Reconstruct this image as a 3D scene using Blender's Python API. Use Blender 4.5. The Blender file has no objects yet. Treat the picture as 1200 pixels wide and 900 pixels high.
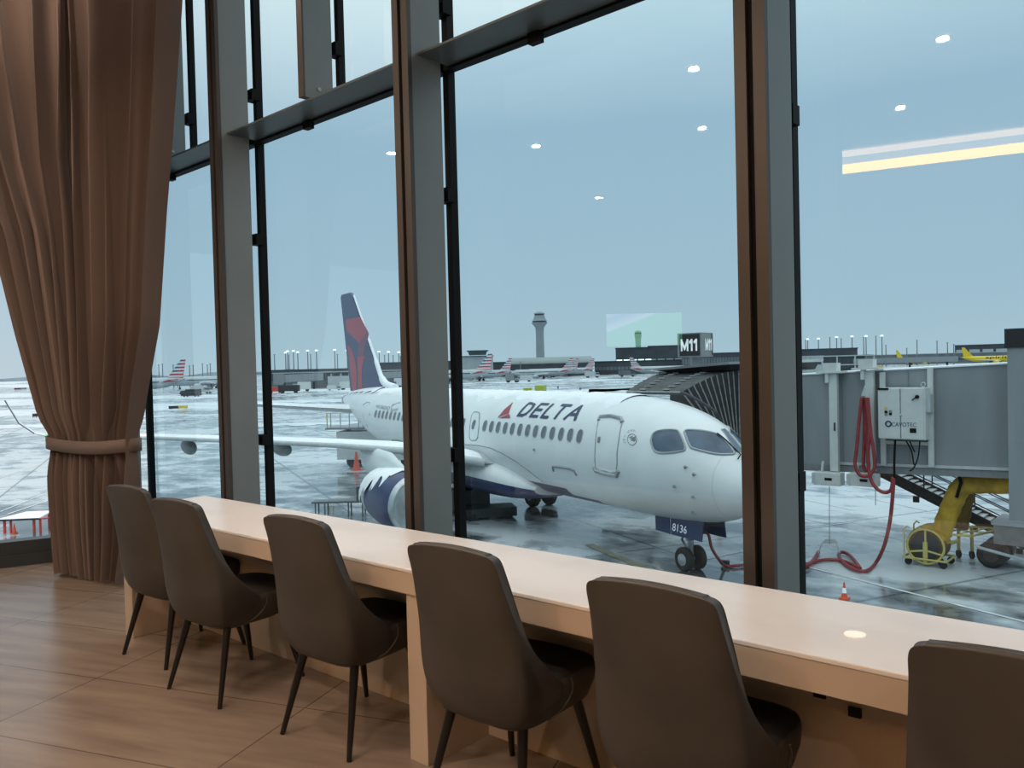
import bpy, bmesh, math, random
from mathutils import Vector, Matrix
from mathutils.bvhtree import BVHTree
random.seed(7)
S = bpy.context.scene
COL = S.collection
R = math.radians
# ------------------------------------------------------------------ surveyed camera (metres, lounge floor z=0)
CAM = Vector((0, 0, 1.52))
FPX = 950.46
_yaw, _pit, _rol = R(42.208), R(1.2357), R(1.4433)
_f = Vector((-math.sin(_yaw)*math.cos(_pit), math.cos(_yaw)*math.cos(_pit), -math.sin(_pit)))
_r0 = Vector((math.cos(_yaw), math.sin(_yaw), 0))
_d0 = _f.cross(_r0)
_c, _s = math.cos(_rol), math.sin(_rol)
CR = _c*_r0 + _s*_d0          # camera right
CD = _c*_d0 - _s*_r0          # camera down
ZA = -4.653                   # apron level

def ray(x, y): return CR*((x-600)/FPX) + CD*((y-450)/FPX) + _f
def at(x, y, Y):
    d = ray(x, y); return CAM + d*(Y/d.y)
def atz(x, y, z=ZA):
    d = ray(x, y); return CAM + d*((z-CAM.z)/d.z)
def dep(x, y, D): return CAM + ray(x, y)*D

# ------------------------------------------------------------------ materials
def new_mat(name):
    m = bpy.data.materials.new(name); m.use_nodes = True
    nt = m.node_tree; b = nt.nodes['Principled BSDF']
    return m, nt, b
def ramp(nt, fac, stops):
    r = nt.nodes.new('ShaderNodeValToRGB')
    while len(r.color_ramp.elements) < len(stops): r.color_ramp.elements.new(.5)
    for e, (p, c) in zip(r.color_ramp.elements, stops):
        e.position = p; e.color = (*c, 1) if len(c) == 3 else c
    nt.links.new(fac, r.inputs[0]); return r.outputs[0]
def noise(nt, scale, detail=3, vec=None, stretch=None, coord='Object'):
    tc = nt.nodes.new('ShaderNodeTexCoord'); n = nt.nodes.new('ShaderNodeTexNoise')
    n.inputs['Scale'].default_value = scale; n.inputs['Detail'].default_value = detail
    src = vec or tc.outputs[coord]
    if stretch:
        mp = nt.nodes.new('ShaderNodeMapping'); nt.links.new(src, mp.inputs[0])
        mp.inputs['Scale'].default_value = stretch; src = mp.outputs[0]
    nt.links.new(src, n.inputs['Vector']); return n.outputs[0]
def mat(name, col, rough=.5, metal=0, var=.12, scale=6, stretch=None, bump=0, emit=None, es=0, spec=None):
    m, nt, b = new_mat(name)
    c = Vector(col)
    lo = [max(0, v*(1-var)) for v in c]; hi = [min(1, v*(1+var)) for v in c]
    nz = noise(nt, scale, 3, stretch=stretch)
    nt.links.new(ramp(nt, nz, [(.3, lo), (.7, hi)]), b.inputs['Base Color'])
    b.inputs['Roughness'].default_value = rough; b.inputs['Metallic'].default_value = metal
    if spec is not None: b.inputs['Specular IOR Level'].default_value = spec
    if bump:
        bp = nt.nodes.new('ShaderNodeBump'); bp.inputs['Strength'].default_value = bump; bp.inputs['Distance'].default_value = .01
        nt.links.new(nz, bp.inputs['Height']); nt.links.new(bp.outputs[0], b.inputs['Normal'])
    if emit:
        b.inputs['Emission Color'].default_value = (*emit, 1); b.inputs['Emission Strength'].default_value = es
    return m
def math_node(nt, op, a, b=None):
    n = nt.nodes.new('ShaderNodeMath'); n.operation = op
    for i, v in enumerate((a, b)):
        if v is None: continue
        if isinstance(v, (int, float)): n.inputs[i].default_value = v
        else: nt.links.new(v, n.inputs[i])
    return n.outputs[0]
def glass_mat(name, tint, refl=.06):
    m = bpy.data.materials.new(name); m.use_nodes = True; nt = m.node_tree
    nt.nodes.remove(nt.nodes['Principled BSDF']); out = nt.nodes['Material Output']
    t = nt.nodes.new('ShaderNodeBsdfTransparent'); t.inputs[0].default_value = (*tint, 1)
    g = nt.nodes.new('ShaderNodeBsdfGlossy'); g.inputs['Roughness'].default_value = 0; g.inputs[0].default_value = (1, 1, 1, 1)
    lw = nt.nodes.new('ShaderNodeLayerWeight'); lw.inputs[0].default_value = .5
    f = math_node(nt, 'POWER', lw.outputs['Facing'], 5)
    f = math_node(nt, 'ADD', math_node(nt, 'MULTIPLY', f, .9), refl)
    mx = nt.nodes.new('ShaderNodeMixShader'); nt.links.new(f, mx.inputs[0])
    nt.links.new(t.outputs[0], mx.inputs[1]); nt.links.new(g.outputs[0], mx.inputs[2])
    nt.links.new(mx.outputs[0], out.inputs[0]); return m

M = {}
M['leather'] = mat('taupe leather', (.060, .053, .046), .5, var=.2, scale=4, bump=.05)
M['leather_shaded'] = mat('leather seat in shade', (.028, .025, .023), .5, var=.2, scale=5)  # seat tops darkened in colour for the shade under the counter
M['black_leg'] = mat('black tapered wood', (.012, .010, .009), .35, var=.2)
M['fin'] = mat('grey painted steel', (.21, .235, .235), .45, var=.06, scale=2, metal=.15)
M['brown'] = mat('warm lit cover strip', (.07, .055, .046), .45, var=.1, scale=3, metal=.2)  # brown puts the warm room light into the colour of the fin fronts
M['black'] = mat('black gasket', (.006, .007, .008), .6, var=.2, spec=.15)
M['darkframe'] = mat('dark window rail', (.03, .036, .038), .4, var=.15)
M['transom'] = mat('transom steel', (.10, .125, .13), .4, var=.08, metal=.2)
M['ceil'] = mat('ceiling paint', (.55, .53, .5), .8, var=.04)
M['wallp'] = mat('lounge wall', (.25, .2, .16), .7, var=.1)
M['white'] = mat('aircraft white', (.72, .76, .76), .28, var=.04, scale=1.2)
M['snow'] = mat('snow', (.85, .88, .9), .8, var=.05, scale=3, bump=.3)
M['navy'] = mat('navy paint', (.02, .035, .11), .35, var=.15)
M['red'] = mat('red paint', (.34, .03, .05), .35, var=.1)
M['maroon'] = mat('maroon paint', (.16, .03, .07), .35, var=.1)
M['text_navy'] = mat('navy lettering', (.012, .03, .1), .4, var=.1)
M['grey'] = mat('mid grey paint', (.22, .235, .245), .45, var=.1)
M['seam'] = mat('grey seam', (.36, .385, .395), .5, var=.08)
M['lgrey'] = mat('light grey paint', (.5, .53, .54), .45, var=.08)
M['tunnel'] = mat('bridge tunnel grey', (.26, .285, .30), .5, var=.1, scale=.6, stretch=(3, 1, .5))
M['dark'] = mat('dark equipment', (.03, .033, .036), .5, var=.3)
M['slat'] = mat('bellows roof slat', (.045, .05, .052), .6, var=.35, scale=3)
M['rib'] = mat('bellows rib', (.3, .29, .27), .5, var=.2)
M['rubber'] = mat('tyre rubber', (.018, .02, .022), .7, var=.2)
M['hub'] = mat('wheel hub', (.42, .45, .46), .35, metal=.3)
M['steel'] = mat('gear steel', (.32, .35, .36), .35, metal=.5)
M['win'] = mat('cabin window', (.15, .17, .185), .25, var=.15)
M['cockpit'] = mat('cockpit glass', (.06, .10, .15), .06, var=.4, scale=1.5)
M['yellow'] = mat('yellow duct fabric', (.55, .33, .03), .6, var=.3, scale=3)
M['yellow_dk'] = mat('dark yellow brown fabric', (.2, .11, .025), .7, var=.3, scale=3)  # darker yellow brown for the rear duct and the reel drum
M['pale_yellow'] = mat('pale yellow steel', (.58, .50, .16), .5, var=.12)
M['spirit'] = mat('bright yellow aircraft', (.75, .56, .02), .4, var=.06)
M['lime'] = mat('lime vehicle', (.42, .5, .06), .5, var=.15)
M['hose'] = mat('red hose', (.27, .035, .04), .5, var=.2)
M['cone'] = mat('cone orange', (.8, .12, .05), .5, var=.1)
M['redsteel'] = mat('red steel', (.6, .08, .06), .5, var=.1)
M['brownsteel'] = mat('rusty brown steel', (.06, .045, .04), .6, var=.3)
M['cab_white'] = mat('cabinet white', (.6, .63, .61), .4, var=.04)
M['terminal'] = mat('terminal grey', (.14, .16, .175), .7, var=.2, scale=.2)
M['terminal_dk'] = mat('terminal dark', (.045, .055, .068), .6, var=.25, scale=.2)
M['terminal_lt'] = mat('terminal light', (.42, .46, .47), .7, var=.1, scale=.2)
M['barrel'] = mat('barrel roof', (.22, .27, .27), .5, var=.08, scale=.1)
M['tower'] = mat('tower concrete', (.25, .30, .32), .8, var=.06, scale=.1)
M['towergreen'] = mat('tower green grey', (.22, .33, .27), .8, var=.1, scale=.1)
M['farglass'] = mat('far glass', (.05, .075, .09), .2, var=.3, scale=.3)
M['aasilver'] = mat('silver fuselage', (.42, .47, .5), .35, var=.08, scale=.5)
M['aared'] = mat('tail red', (.5, .06, .09), .5, var=.05)
M['aablue'] = mat('tail blue', (.06, .12, .2), .5, var=.05)
M['aawhite'] = mat('tail white', (.68, .72, .74), .5, var=.05)
M['pole'] = mat('mast grey', (.16, .19, .21), .6, var=.1)
M['lamp'] = mat('lit floodlight', (.9, .95, .9), .5, emit=(.85, 1, .95), es=1.6)
M['lampoff'] = mat('unlit floodlight', (.2, .23, .25), .5)
M['sign_yellow'] = mat('sign yellow', (.7, .5, .08), .5)
M['signblack'] = mat('sign black', (.015, .017, .019), .4)
M['signwhite'] = mat('sign white', (.85, .87, .88), .5, emit=(1, 1, 1), es=.25)
M['paint'] = mat('apron paint', (.62, .68, .7), .5, var=.2, scale=2)
M['snowpatch'] = mat('ground snow', (.62, .69, .73), .75, var=.14, scale=.12, stretch=(1, 6, 1))
M['tree'] = mat('hazy tree line', (.34, .41, .46), .9, var=.2, scale=.02)  # pale blue of distance haze put into the colour
M['oldpaint'] = mat('worn yellow line', (.2, .19, .11), .4, var=.4, scale=1.5)
M['disc'] = mat('white charging disc', (.9, .86, .76), .4, var=.03, emit=(1, .93, .78), es=.35)  # faint glow put into the disc colour to keep it bright
M['cove'] = mat('cove light', (1, .7, .3), .5, emit=(1, .44, .04), es=17)
M['downlight'] = mat('downlight lens', (1, .95, .9), .5, emit=(1, .93, .85), es=18)
M['ring'] = mat('intake lip', (.5, .53, .54), .25, metal=.7)
M['fan'] = mat('fan dark', (.05, .06, .07), .4)

def curtain_mat():
    m, nt, b = new_mat('brown curtain cloth')
    nz = noise(nt, 220, 2)
    nt.links.new(ramp(nt, nz, [(.3, (.138, .096, .078)), (.7, (.165, .115, .094))]), b.inputs['Base Color'])
    b.inputs['Roughness'].default_value = .85
    b.inputs['Sheen Weight'].default_value = .25
    return m
M['curtain'] = curtain_mat()

def counter_mat(name, c1, c2, rough):
    m, nt, b = new_mat(name)
    nz = noise(nt, 1.6, 8, stretch=(1, 1.6, 1))
    col = ramp(nt, nz, [(.38, c2), (.52, c1), (.7, [v*1.03 for v in c1])])
    nt.links.new(col, b.inputs['Base Color']); b.inputs['Roughness'].default_value = rough
    return m
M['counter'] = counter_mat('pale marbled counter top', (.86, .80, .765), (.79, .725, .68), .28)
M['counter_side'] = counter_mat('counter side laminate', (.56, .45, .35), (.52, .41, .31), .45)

def floor_mat():
    m, nt, b = new_mat('large format floor tiles')
    tc = nt.nodes.new('ShaderNodeTexCoord'); sx = nt.nodes.new('ShaderNodeSeparateXYZ'); nt.links.new(tc.outputs['Object'], sx.inputs[0])
    a = R(22)
    u = math_node(nt, 'ADD', math_node(nt, 'ADD', math_node(nt, 'MULTIPLY', sx.outputs[0], math.cos(a)), math_node(nt, 'MULTIPLY', sx.outputs[1], math.sin(a))), 2.17+1.235*20)
    v = math_node(nt, 'ADD', math_node(nt, 'ADD', math_node(nt, 'MULTIPLY', sx.outputs[0], -math.sin(a)), math_node(nt, 'MULTIPLY', sx.outputs[1], math.cos(a))), -2.45+.626*40)
    cb = nt.nodes.new('ShaderNodeCombineXYZ'); nt.links.new(u, cb.inputs[0]); nt.links.new(v, cb.inputs[1])
    br = nt.nodes.new('ShaderNodeTexBrick'); br.offset = 0; br.squash = 1
    nt.links.new(cb.outputs[0], br.inputs['Vector'])
    br.inputs['Scale'].default_value = 1; br.inputs['Brick Width'].default_value = 1.235; br.inputs['Row Height'].default_value = .626
    br.inputs['Mortar Size'].default_value = .0035; br.inputs['Mortar Smooth'].default_value = .1
    br.inputs['Color1'].default_value = (.93, .93, .93, 1); br.inputs['Color2'].default_value = (1.0, 1.0, 1.0, 1); br.inputs['Mortar'].default_value = (.42, .40, .38, 1)
    nz = noise(nt, 2.2, 6, vec=cb.outputs[0], stretch=(.7, 5, 1))
    col = ramp(nt, nz, [(.3, (.20, .152, .118)), (.5, (.25, .192, .15)), (.72, (.30, .235, .185))])
    mx = nt.nodes.new('ShaderNodeMix'); mx.data_type = 'RGBA'; mx.blend_type = 'MULTIPLY'; mx.inputs[0].default_value = 1
    nt.links.new(col, mx.inputs[6]); nt.links.new(br.outputs['Color'], mx.inputs[7])
    nt.links.new(mx.outputs[2], b.inputs['Base Color']); b.inputs['Roughness'].default_value = .27
    return m
M['floor'] = floor_mat()

def apron_mat():
    m, nt, b = new_mat('wet snowy concrete apron')
    n1 = noise(nt, .10, 8, stretch=(1, 1.5, 1))       # big snow / slush fields
    n2 = noise(nt, .55, 7, stretch=(1, 1.4, 1))
    nf = noise(nt, 3, 4)
    tc = nt.nodes.new('ShaderNodeTexCoord')
    s = math_node(nt, 'ADD', math_node(nt, 'MULTIPLY', n1, .52), math_node(nt, 'MULTIPLY', n2, .48))
    sp_ = nt.nodes.new('ShaderNodeSeparateXYZ'); nt.links.new(tc.outputs['Object'], sp_.inputs[0])
    mr = nt.nodes.new('ShaderNodeMapRange'); mr.inputs['From Min'].default_value = 12; mr.inputs['From Max'].default_value = 34; mr.inputs['To Min'].default_value = -.055; mr.inputs['To Max'].default_value = .03
    nt.links.new(math_node(nt, 'SUBTRACT', sp_.outputs[1], math_node(nt, 'MULTIPLY', math_node(nt, 'ADD', sp_.outputs[0], 8), .45)), mr.inputs['Value'])
    s = math_node(nt, 'ADD', s, mr.outputs[0])
    mask = ramp(nt, s, [(.43, (0, 0, 0)), (.50, (.5, .5, .5)), (.56, (.92, .92, .92))])
    wet = ramp(nt, nf, [(.3, (.060, .072, .078)), (.7, (.095, .11, .118))])
    mp = nt.nodes.new('ShaderNodeMapping'); mp.inputs['Rotation'].default_value = (0, 0, R(24)); nt.links.new(tc.outputs['Object'], mp.inputs[0])
    br = nt.nodes.new('ShaderNodeTexBrick'); br.offset = 0; nt.links.new(mp.outputs[0], br.inputs['Vector'])
    br.inputs['Scale'].default_value = 1; br.inputs['Brick Width'].default_value = 7.6; br.inputs['Row Height'].default_value = 7.6
    br.inputs['Mortar Size'].default_value = .07; br.inputs['Mortar Smooth'].default_value = .3
    for k, c in (('Color1', 1), ('Color2', 1), ('Mortar', .35)): br.inputs[k].default_value = (c, c, c, 1)
    mx = nt.nodes.new('ShaderNodeMix'); mx.data_type = 'RGBA'; nt.links.new(mask, mx.inputs[0])
    nt.links.new(wet, mx.inputs[6]); mx.inputs[7].default_value = (.60, .66, .69, 1)
    m2 = nt.nodes.new('ShaderNodeMix'); m2.data_type = 'RGBA'; m2.blend_type = 'MULTIPLY'; m2.inputs[0].default_value = .8
    nt.links.new(mx.outputs[2], m2.inputs[6]); nt.links.new(br.outputs['Color'], m2.inputs[7])
    nt.links.new(m2.outputs[2], b.inputs['Base Color'])
    rg = ramp(nt, s, [(.40, (.06, .06, .06)), (.50, (.18, .18, .18)), (.62, (.5, .5, .5))])
    nt.links.new(rg, b.inputs['Roughness'])
    bp = nt.nodes.new('ShaderNodeBump'); bp.inputs['Strength'].default_value = .12; bp.inputs['Distance'].default_value = .02
    nt.links.new(n2, bp.inputs['Height']); nt.links.new(bp.outputs[0], b.inputs['Normal'])
    return m
M['apron'] = apron_mat()

def screen_mat():
    m, nt, b = new_mat('television picture')
    tc = nt.nodes.new('ShaderNodeTexCoord'); sx = nt.nodes.new('ShaderNodeSeparateXYZ'); nt.links.new(tc.outputs['Object'], sx.inputs[0])
    k = math_node(nt, 'ADD', sx.outputs[2], math_node(nt, 'MULTIPLY', sx.outputs[0], .35))
    k = math_node(nt, 'ADD', math_node(nt, 'MULTIPLY', k, .7), .5)
    col = ramp(nt, k, [(0, (.55, .6, .65)), (.16, (.1, .5, .2)), (.60, (.2, .65, .25)), (.63, (.8, .8, .9)), (.72, (.3, .33, .55)), (.8, (.7, .72, .8)), (1, (.4, .45, .5))])
    nt.links.new(col, b.inputs['Emission Color']); b.inputs['Emission Strength'].default_value = 3.2
    b.inputs['Base Color'].default_value = (.02, .02, .02, 1)
    return m
M['screen'] = screen_mat()
M['glass_main'] = glass_mat('tinted main glazing', (.74, .86, .90), .055)
M['glass_upper'] = glass_mat('upper glazing', (.93, .98, .98), .035)
M['glass_left'] = glass_mat('clear side glazing', (.98, .98, .98), .03)

# ------------------------------------------------------------------ mesh builder
class MB:
    def __init__(s): s.v = []; s.f = []; s.mi = []
    def add(s, vs, fs, mi=0, mtx=None):
        o = len(s.v)
        s.v += [tuple(mtx @ Vector(p)) if mtx else tuple(p) for p in vs]
        for f in fs: s.f.append([o+i for i in f]); s.mi.append(mi)
        return s
    def box(s, c, d, rz=0, mi=0, mtx=None):
        x, y, z = d[0]/2, d[1]/2, d[2]/2
        vs = [(-x,-y,-z),(x,-y,-z),(x,y,-z),(-x,y,-z),(-x,-y,z),(x,-y,z),(x,y,z),(-x,y,z)]
        m = Matrix.Translation(c) @ Matrix.Rotation(rz, 4, 'Z')
        if mtx: m = mtx @ m
        return s.add(vs, [(0,3,2,1),(4,5,6,7),(0,1,5,4),(1,2,6,5),(2,3,7,6),(3,0,4,7)], mi, m)
    def hexa(s, p, mi=0):  # 8 points: bottom 4 ccw, top 4 ccw
        return s.add(p, [(0,3,2,1),(4,5,6,7),(0,1,5,4),(1,2,6,5),(2,3,7,6),(3,0,4,7)], mi)
    def cyl(s, p0, p1, r0, r1=None, n=12, mi=0, caps=True):
        r1 = r0 if r1 is None else r1
        p0, p1 = Vector(p0), Vector(p1); d = (p1-p0).normalized()
        a = d.orthogonal().normalized(); b = d.cross(a)
        vs = []
        for p, r in ((p0, r0), (p1, r1)):
            for i in range(n):
                t = 2*math.pi*i/n; vs.append(p + a*r*math.cos(t) + b*r*math.sin(t))
        fs = [(i, (i+1)%n, n+(i+1)%n, n+i) for i in range(n)]
        if caps: fs += [tuple(range(n-1,-1,-1)), tuple(range(n, 2*n))]
        return s.add(vs, fs, mi)
    def tube(s, pts, r, n=8, mi=0, closed=False):
        pts = [Vector(p) for p in pts]; m = len(pts); vs = []; up = None
        for i, p in enumerate(pts):
            if closed: d = pts[(i+1)%m]-pts[i-1]
            else: d = pts[min(i+1, m-1)]-pts[max(i-1, 0)]
            d = d.normalized() if d.length > 1e-9 else Vector((0,0,1))
            if up is None: up = d.orthogonal().normalized()
            up = (up - d*up.dot(d))
            up = up.normalized() if up.length > 1e-6 else d.orthogonal().normalized()
            b = d.cross(up); rr = r[i] if isinstance(r, (list, tuple)) else r
            for k in range(n):
                t = 2*math.pi*k/n; vs.append(p + up*rr*math.cos(t) + b*rr*math.sin(t))
        fs = []
        for i in range(m if closed else m-1):
            j = (i+1) % m
            for k in range(n): fs.append((i*n+k, i*n+(k+1)%n, j*n+(k+1)%n, j*n+k))
        if not closed: fs += [tuple(range(n-1,-1,-1)), tuple(range((m-1)*n, m*n))]
        return s.add(vs, fs, mi)
    def loft(s, rings, caps=True, mi=0, closed=True):
        n = len(rings[0]); vs = [p for r in rings for p in r]; fs = []
        for i in range(len(rings)-1):
            for k in range(n if closed else n-1):
                fs.append((i*n+k, i*n+(k+1)%n, (i+1)*n+(k+1)%n, (i+1)*n+k))
        if caps: fs += [tuple(range(n-1,-1,-1)), tuple(range((len(rings)-1)*n, len(rings)*n))]
        return s.add(vs, fs, mi)
    def prism(s, poly, ext, mi=0):  # poly: 3D points, ext: vector
        n = len(poly); e = Vector(ext); vs = [Vector(p) for p in poly]; vs += [p+e for p in vs]
        return s.add(vs, [tuple(range(n-1,-1,-1)), tuple(range(n, 2*n))] + [(i,(i+1)%n,n+(i+1)%n,n+i) for i in range(n)], mi)
    def ball(s, c, r, n=12, m=8, mi=0):
        rx, ry, rz = (r, r, r) if isinstance(r, (int, float)) else r
        rings = []
        for j in range(1, m):
            a = math.pi*j/m
            rings.append([(c[0]+rx*math.sin(a)*math.cos(2*math.pi*i/n), c[1]+ry*math.sin(a)*math.sin(2*math.pi*i/n), c[2]-rz*math.cos(a)) for i in range(n)])
        return s.loft(rings, True, mi)
    def lathe(s, prof, axis_p, axis_d, n=24, mi=0):  # prof: (t along axis, radius)
        d = Vector(axis_d).normalized(); a = d.orthogonal().normalized(); b = d.cross(a); p = Vector(axis_p)
        rings = [[p+d*t+a*r*math.cos(2*math.pi*i/n)+b*r*math.sin(2*math.pi*i/n) for i in range(n)] for t, r in prof]
        return s.loft(rings, True, mi)
    def build(s, name, mats, parent=None, smooth=None, bevel=0, fix=True, loc=None):
        me = bpy.data.meshes.new(name); me.from_pydata(s.v, [], s.f)
        if not isinstance(mats, (list, tuple)): mats = [mats]
        for m in mats: me.materials.append(M[m] if isinstance(m, str) else m)
        for p, i in zip(me.polygons, s.mi): p.material_index = i
        if fix:
            bm = bmesh.new(); bm.from_mesh(me); bmesh.ops.recalc_face_normals(bm, faces=bm.faces[:]); bm.to_mesh(me); bm.free()
        if smooth is not None:
            for p in me.polygons: p.use_smooth = True
            me.set_sharp_from_angle(angle=R(smooth))
        me.update()
        o = bpy.data.objects.new(name, me); COL.objects.link(o)
        if parent: o.parent = parent
        if loc: o.location = loc
        if bevel:
            b = o.modifiers.new('bevel', 'BEVEL'); b.width = bevel; b.segments = 2; b.limit_method = 'ANGLE'
        return o

def tag(o, label, cat, group=None, kind=None):
    o['label'] = label; o['category'] = cat
    if group: o['group'] = group
    if kind: o['kind'] = kind
    return o
def thing(name, label, cat, loc=(0,0,0), rz=0, group=None):
    o = bpy.data.objects.new(name, None); COL.objects.link(o); o.empty_display_size = .1
    o.location = loc; o.rotation_euler = (0, 0, rz); return tag(o, label, cat, group)
def struct(o): o['kind'] = 'structure'; return o
def copy_tree(o, parent=None):
    c = o.copy(); COL.objects.link(c)
    if parent: c.parent = parent
    for ch in list(o.children): copy_tree(ch, c)
    return c
def spline(pts, k=6):
    pts = [Vector(p) for p in pts]; out = []
    for i in range(len(pts)-1):
        p0, p1, p2, p3 = pts[max(i-1,0)], pts[i], pts[i+1], pts[min(i+2, len(pts)-1)]
        for j in range(k):
            t = j/k
            out.append(.5*((2*p1)+(-p0+p2)*t+(2*p0-5*p1+4*p2-p3)*t*t+(-p0+3*p1-3*p2+p3)*t**3))
    out.append(pts[-1]); return out
def text2d(txt, bold=0, shear=0, space=1):
    cu = bpy.data.curves.new('t', 'FONT'); cu.body = txt; cu.offset = bold; cu.shear = shear; cu.space_character = space; cu.resolution_u = 3
    o = bpy.data.objects.new('t', cu); COL.objects.link(o)
    bpy.context.view_layer.update()
    me = o.evaluated_get(bpy.context.evaluated_depsgraph_get()).to_mesh()
    vs = [(v.co.x, v.co.y) for v in me.vertices]; fs = [tuple(p.vertices) for p in me.polygons]
    bpy.data.objects.remove(o); bpy.data.curves.remove(cu)
    x0 = min(v[0] for v in vs); x1 = max(v[0] for v in vs); y0 = min(v[1] for v in vs); y1 = max(v[1] for v in vs)
    return [((x-x0)/(x1-x0), (y-y0)/(y1-y0)) for x, y in vs], fs
GLYPH = {'D': (.78, [[(0,0),(0,1),(.42,1),(.66,.86),(.76,.6),(.76,.4),(.66,.14),(.42,0),(0,0)]]), 'E': (.62, [[(.62,0),(0,0),(0,1),(.62,1)],[(0,.5),(.55,.5)]]), 'L': (.42, [[(0,1),(0,0),(.54,0)]]),
         'T': (.76, [[(.38,0),(.38,1)],[(0,1),(.76,1)]]), 'A': (.86, [[(0,0),(.43,1),(.86,0)],[(.16,.32),(.70,.32)]]), 'M': (.8, [[(0,0),(0,1),(.4,.12),(.8,1),(.8,0)]]), '1': (.3, [[(.0,.78),(.26,1),(.26,0)]])}
def strokes(txt, w=.15, gap=.34, shear=0, counts=False):
    # block capitals from thick strokes, normalised to a unit box
    vs, fs, x0, cnt = [], [], 0, []
    for ch in txt:
        wd, lines = GLYPH[ch]; nf0 = len(fs)
        for ln in lines:
            ln = [Vector((x, w/2+y*(1-w))) for x, y in ln]
            for a, b in zip(ln, ln[1:]):
                d_ = (b-a).normalized(); n_ = Vector((-d_.y, d_.x))*w/2; e_ = d_*w*.42
                nseg = 4
                for k in range(nseg):
                    p, q = (a-e_).lerp(b+e_, k/nseg), (a-e_).lerp(b+e_, (k+1)/nseg); o = len(vs)
                    for v in (p-n_, q-n_, q+n_, p+n_): vs.append((x0+v.x+shear*v.y, min(1, max(0, v.y))))
                    fs.append((o, o+1, o+2, o+3))
        x0 += wd+gap; cnt.append(len(fs)-nf0)
    xa = min(v[0] for v in vs); xb = max(v[0] for v in vs)
    out = [((x-xa)/(xb-xa), y) for x, y in vs]
    return (out, fs, cnt) if counts else (out, fs)
def text_mb(txt, origin, ux, uy, **k):  # flat text: unit box mapped on ux, uy vectors
    vs, fs = strokes(txt, **k) if 'w' in k else text2d(txt, **k); o, ux, uy = Vector(origin), Vector(ux), Vector(uy)
    return MB().add([o+ux*a+uy*b for a, b in vs], fs)

# ------------------------------------------------------------------ the lounge shell
FO_ = [(-8.98,-2.092),(-8.98,-10),(5,-10),(5,3.14),(-7.146,3.14)]
fl = MB().add([(x,y,0) for x, y in FO_], [tuple(range(5))]).build('floor', 'floor', fix=False); struct(fl)
slab = MB().prism([(x,y,-.5) for x, y in FO_], (0,0,.48)).build('trim_1', 'terminal', None); struct(slab)
cz = 3.7
ce = MB()
ce.add([(-14,-10,cz),(-14,1.1,cz),(5,1.1,cz),(5,-10,cz)], [(0,1,2,3)])
ce.add([(-14,1.1,cz),(-14,1.1,5.1),(5,1.1,5.1),(5,1.1,cz)], [(0,1,2,3)])
ce.add([(-14,1.1,5.1),(-14,3.3,5.1),(5,3.3,5.1),(5,1.1,5.1)], [(0,1,2,3)])
struct(ce.build('ceiling', 'ceil', fix=False))
struct(MB().box((-4.5,-10.05,2.5), (19,.1,5.2)).build('wall_back', 'wallp'))
struct(MB().box((5.05,-3.4,2.5), (.1,13.2,5.2)).build('wall_right', 'wallp'))
# glazing line Y=3.1 ; structural fins in front of it
GY = 3.10
fins = [-7.03, -5.13, -3.20, -1.307, .60, 2.5, 4.4]
WD = Vector((-.33, -.944, 0))                       # direction of the second facade behind the curtain
WC = Vector((-7.16, 3.10, 0))
n = 0
for i, x in enumerate(fins):
    f = MB().box((x, 2.865, 2.55), (.106, .21, 5.1)).build('trim_%d' % (i+2), 'fin'); struct(f)
    m = MB()
    for sx in (-1, 1): m.box((x+sx*.036, 2.752, 2.55), (.046, .026, 5.1))
    m.build('cover_strip', 'brown', f)
    MB().box((x, 2.763, 2.55), (.03, .01, 5.1)).build('groove', 'black', f)
k = len(fins)+1
for i in range(len(fins)-1):                         # slim upper fins above the transom
    x = (fins[i]+fins[i+1])/2; k += 1
    f = MB().box((x, 2.90, 4.13), (.05, .2, 1.95)).build('trim_%d' % k, 'fin'); struct(f)
    MB().box((x, 2.795, 4.13), (.054, .012, 1.95)).build('cover_strip', 'brown', f)
    MB().cyl((x+.025, 2.9, 3.22), (x+.032, 2.9, 3.22), .012, n=10).build('bolt', 'lgrey', f, smooth=40)
for i in range(len(fins)-1):
    a, b = fins[i], fins[i+1]; k += 1
    t = MB().box(((a+b)/2, 2.92, 3.135), (b-a-.1, .22, .012)).build('trim_%d' % k, 'transom'); struct(t)
    MB().box(((a+b)/2, 3.06, 3.15), (b-a-.02, .06, .07)).build('gasket_rail', 'black', t)
for i in range(len(fins)-1):
    a, b = fins[i], fins[i+1]
    w = MB().add([(a,GY,.0),(b,GY,.0),(b,GY,3.15),(a,GY,3.15)], [(0,1,2,3)]).build('window_%d' % (i+1), 'glass_main', fix=False); struct(w)
    up = MB().add([(a,GY,3.15),(b,GY,3.15),(b,GY,5.1),(a,GY,5.1)], [(0,1,2,3)]).build('upper_pane', 'glass_upper', w, fix=False)
    fr = MB()
    fr.box((b, GY-.02, 2.55), (.042, .05, 5.1)); fr.box(((a+b)/2, GY, .06), (b-a, .09, .12))
    if i == 0: fr.box((a, GY-.02, 2.55), (.042, .05, 5.1))
    fr.box(((a+b)/2, GY-.02, 4.1), (.038, .045, 1.95))
    fr.build('window_frame', 'black', w)
    for z in (1.05, 2.45, 3.45, 4.6):
        MB().box((b, GY-.06, z), (.085, .06, .075)).box((b, 3.0, z), (.03, .09, .04)).build('bracket', 'black', w)
    for z in (3.5, 4.5):
        MB().box(((a+b)/2, GY-.055, z), (.08, .05, .08)).build('bracket', 'black', w)
    for t_ in (.35, .93):
        MB().box((a+(b-a)*t_, 3.03, 3.10), (.07, .04, .05)).build('clip', 'black', w)
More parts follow.
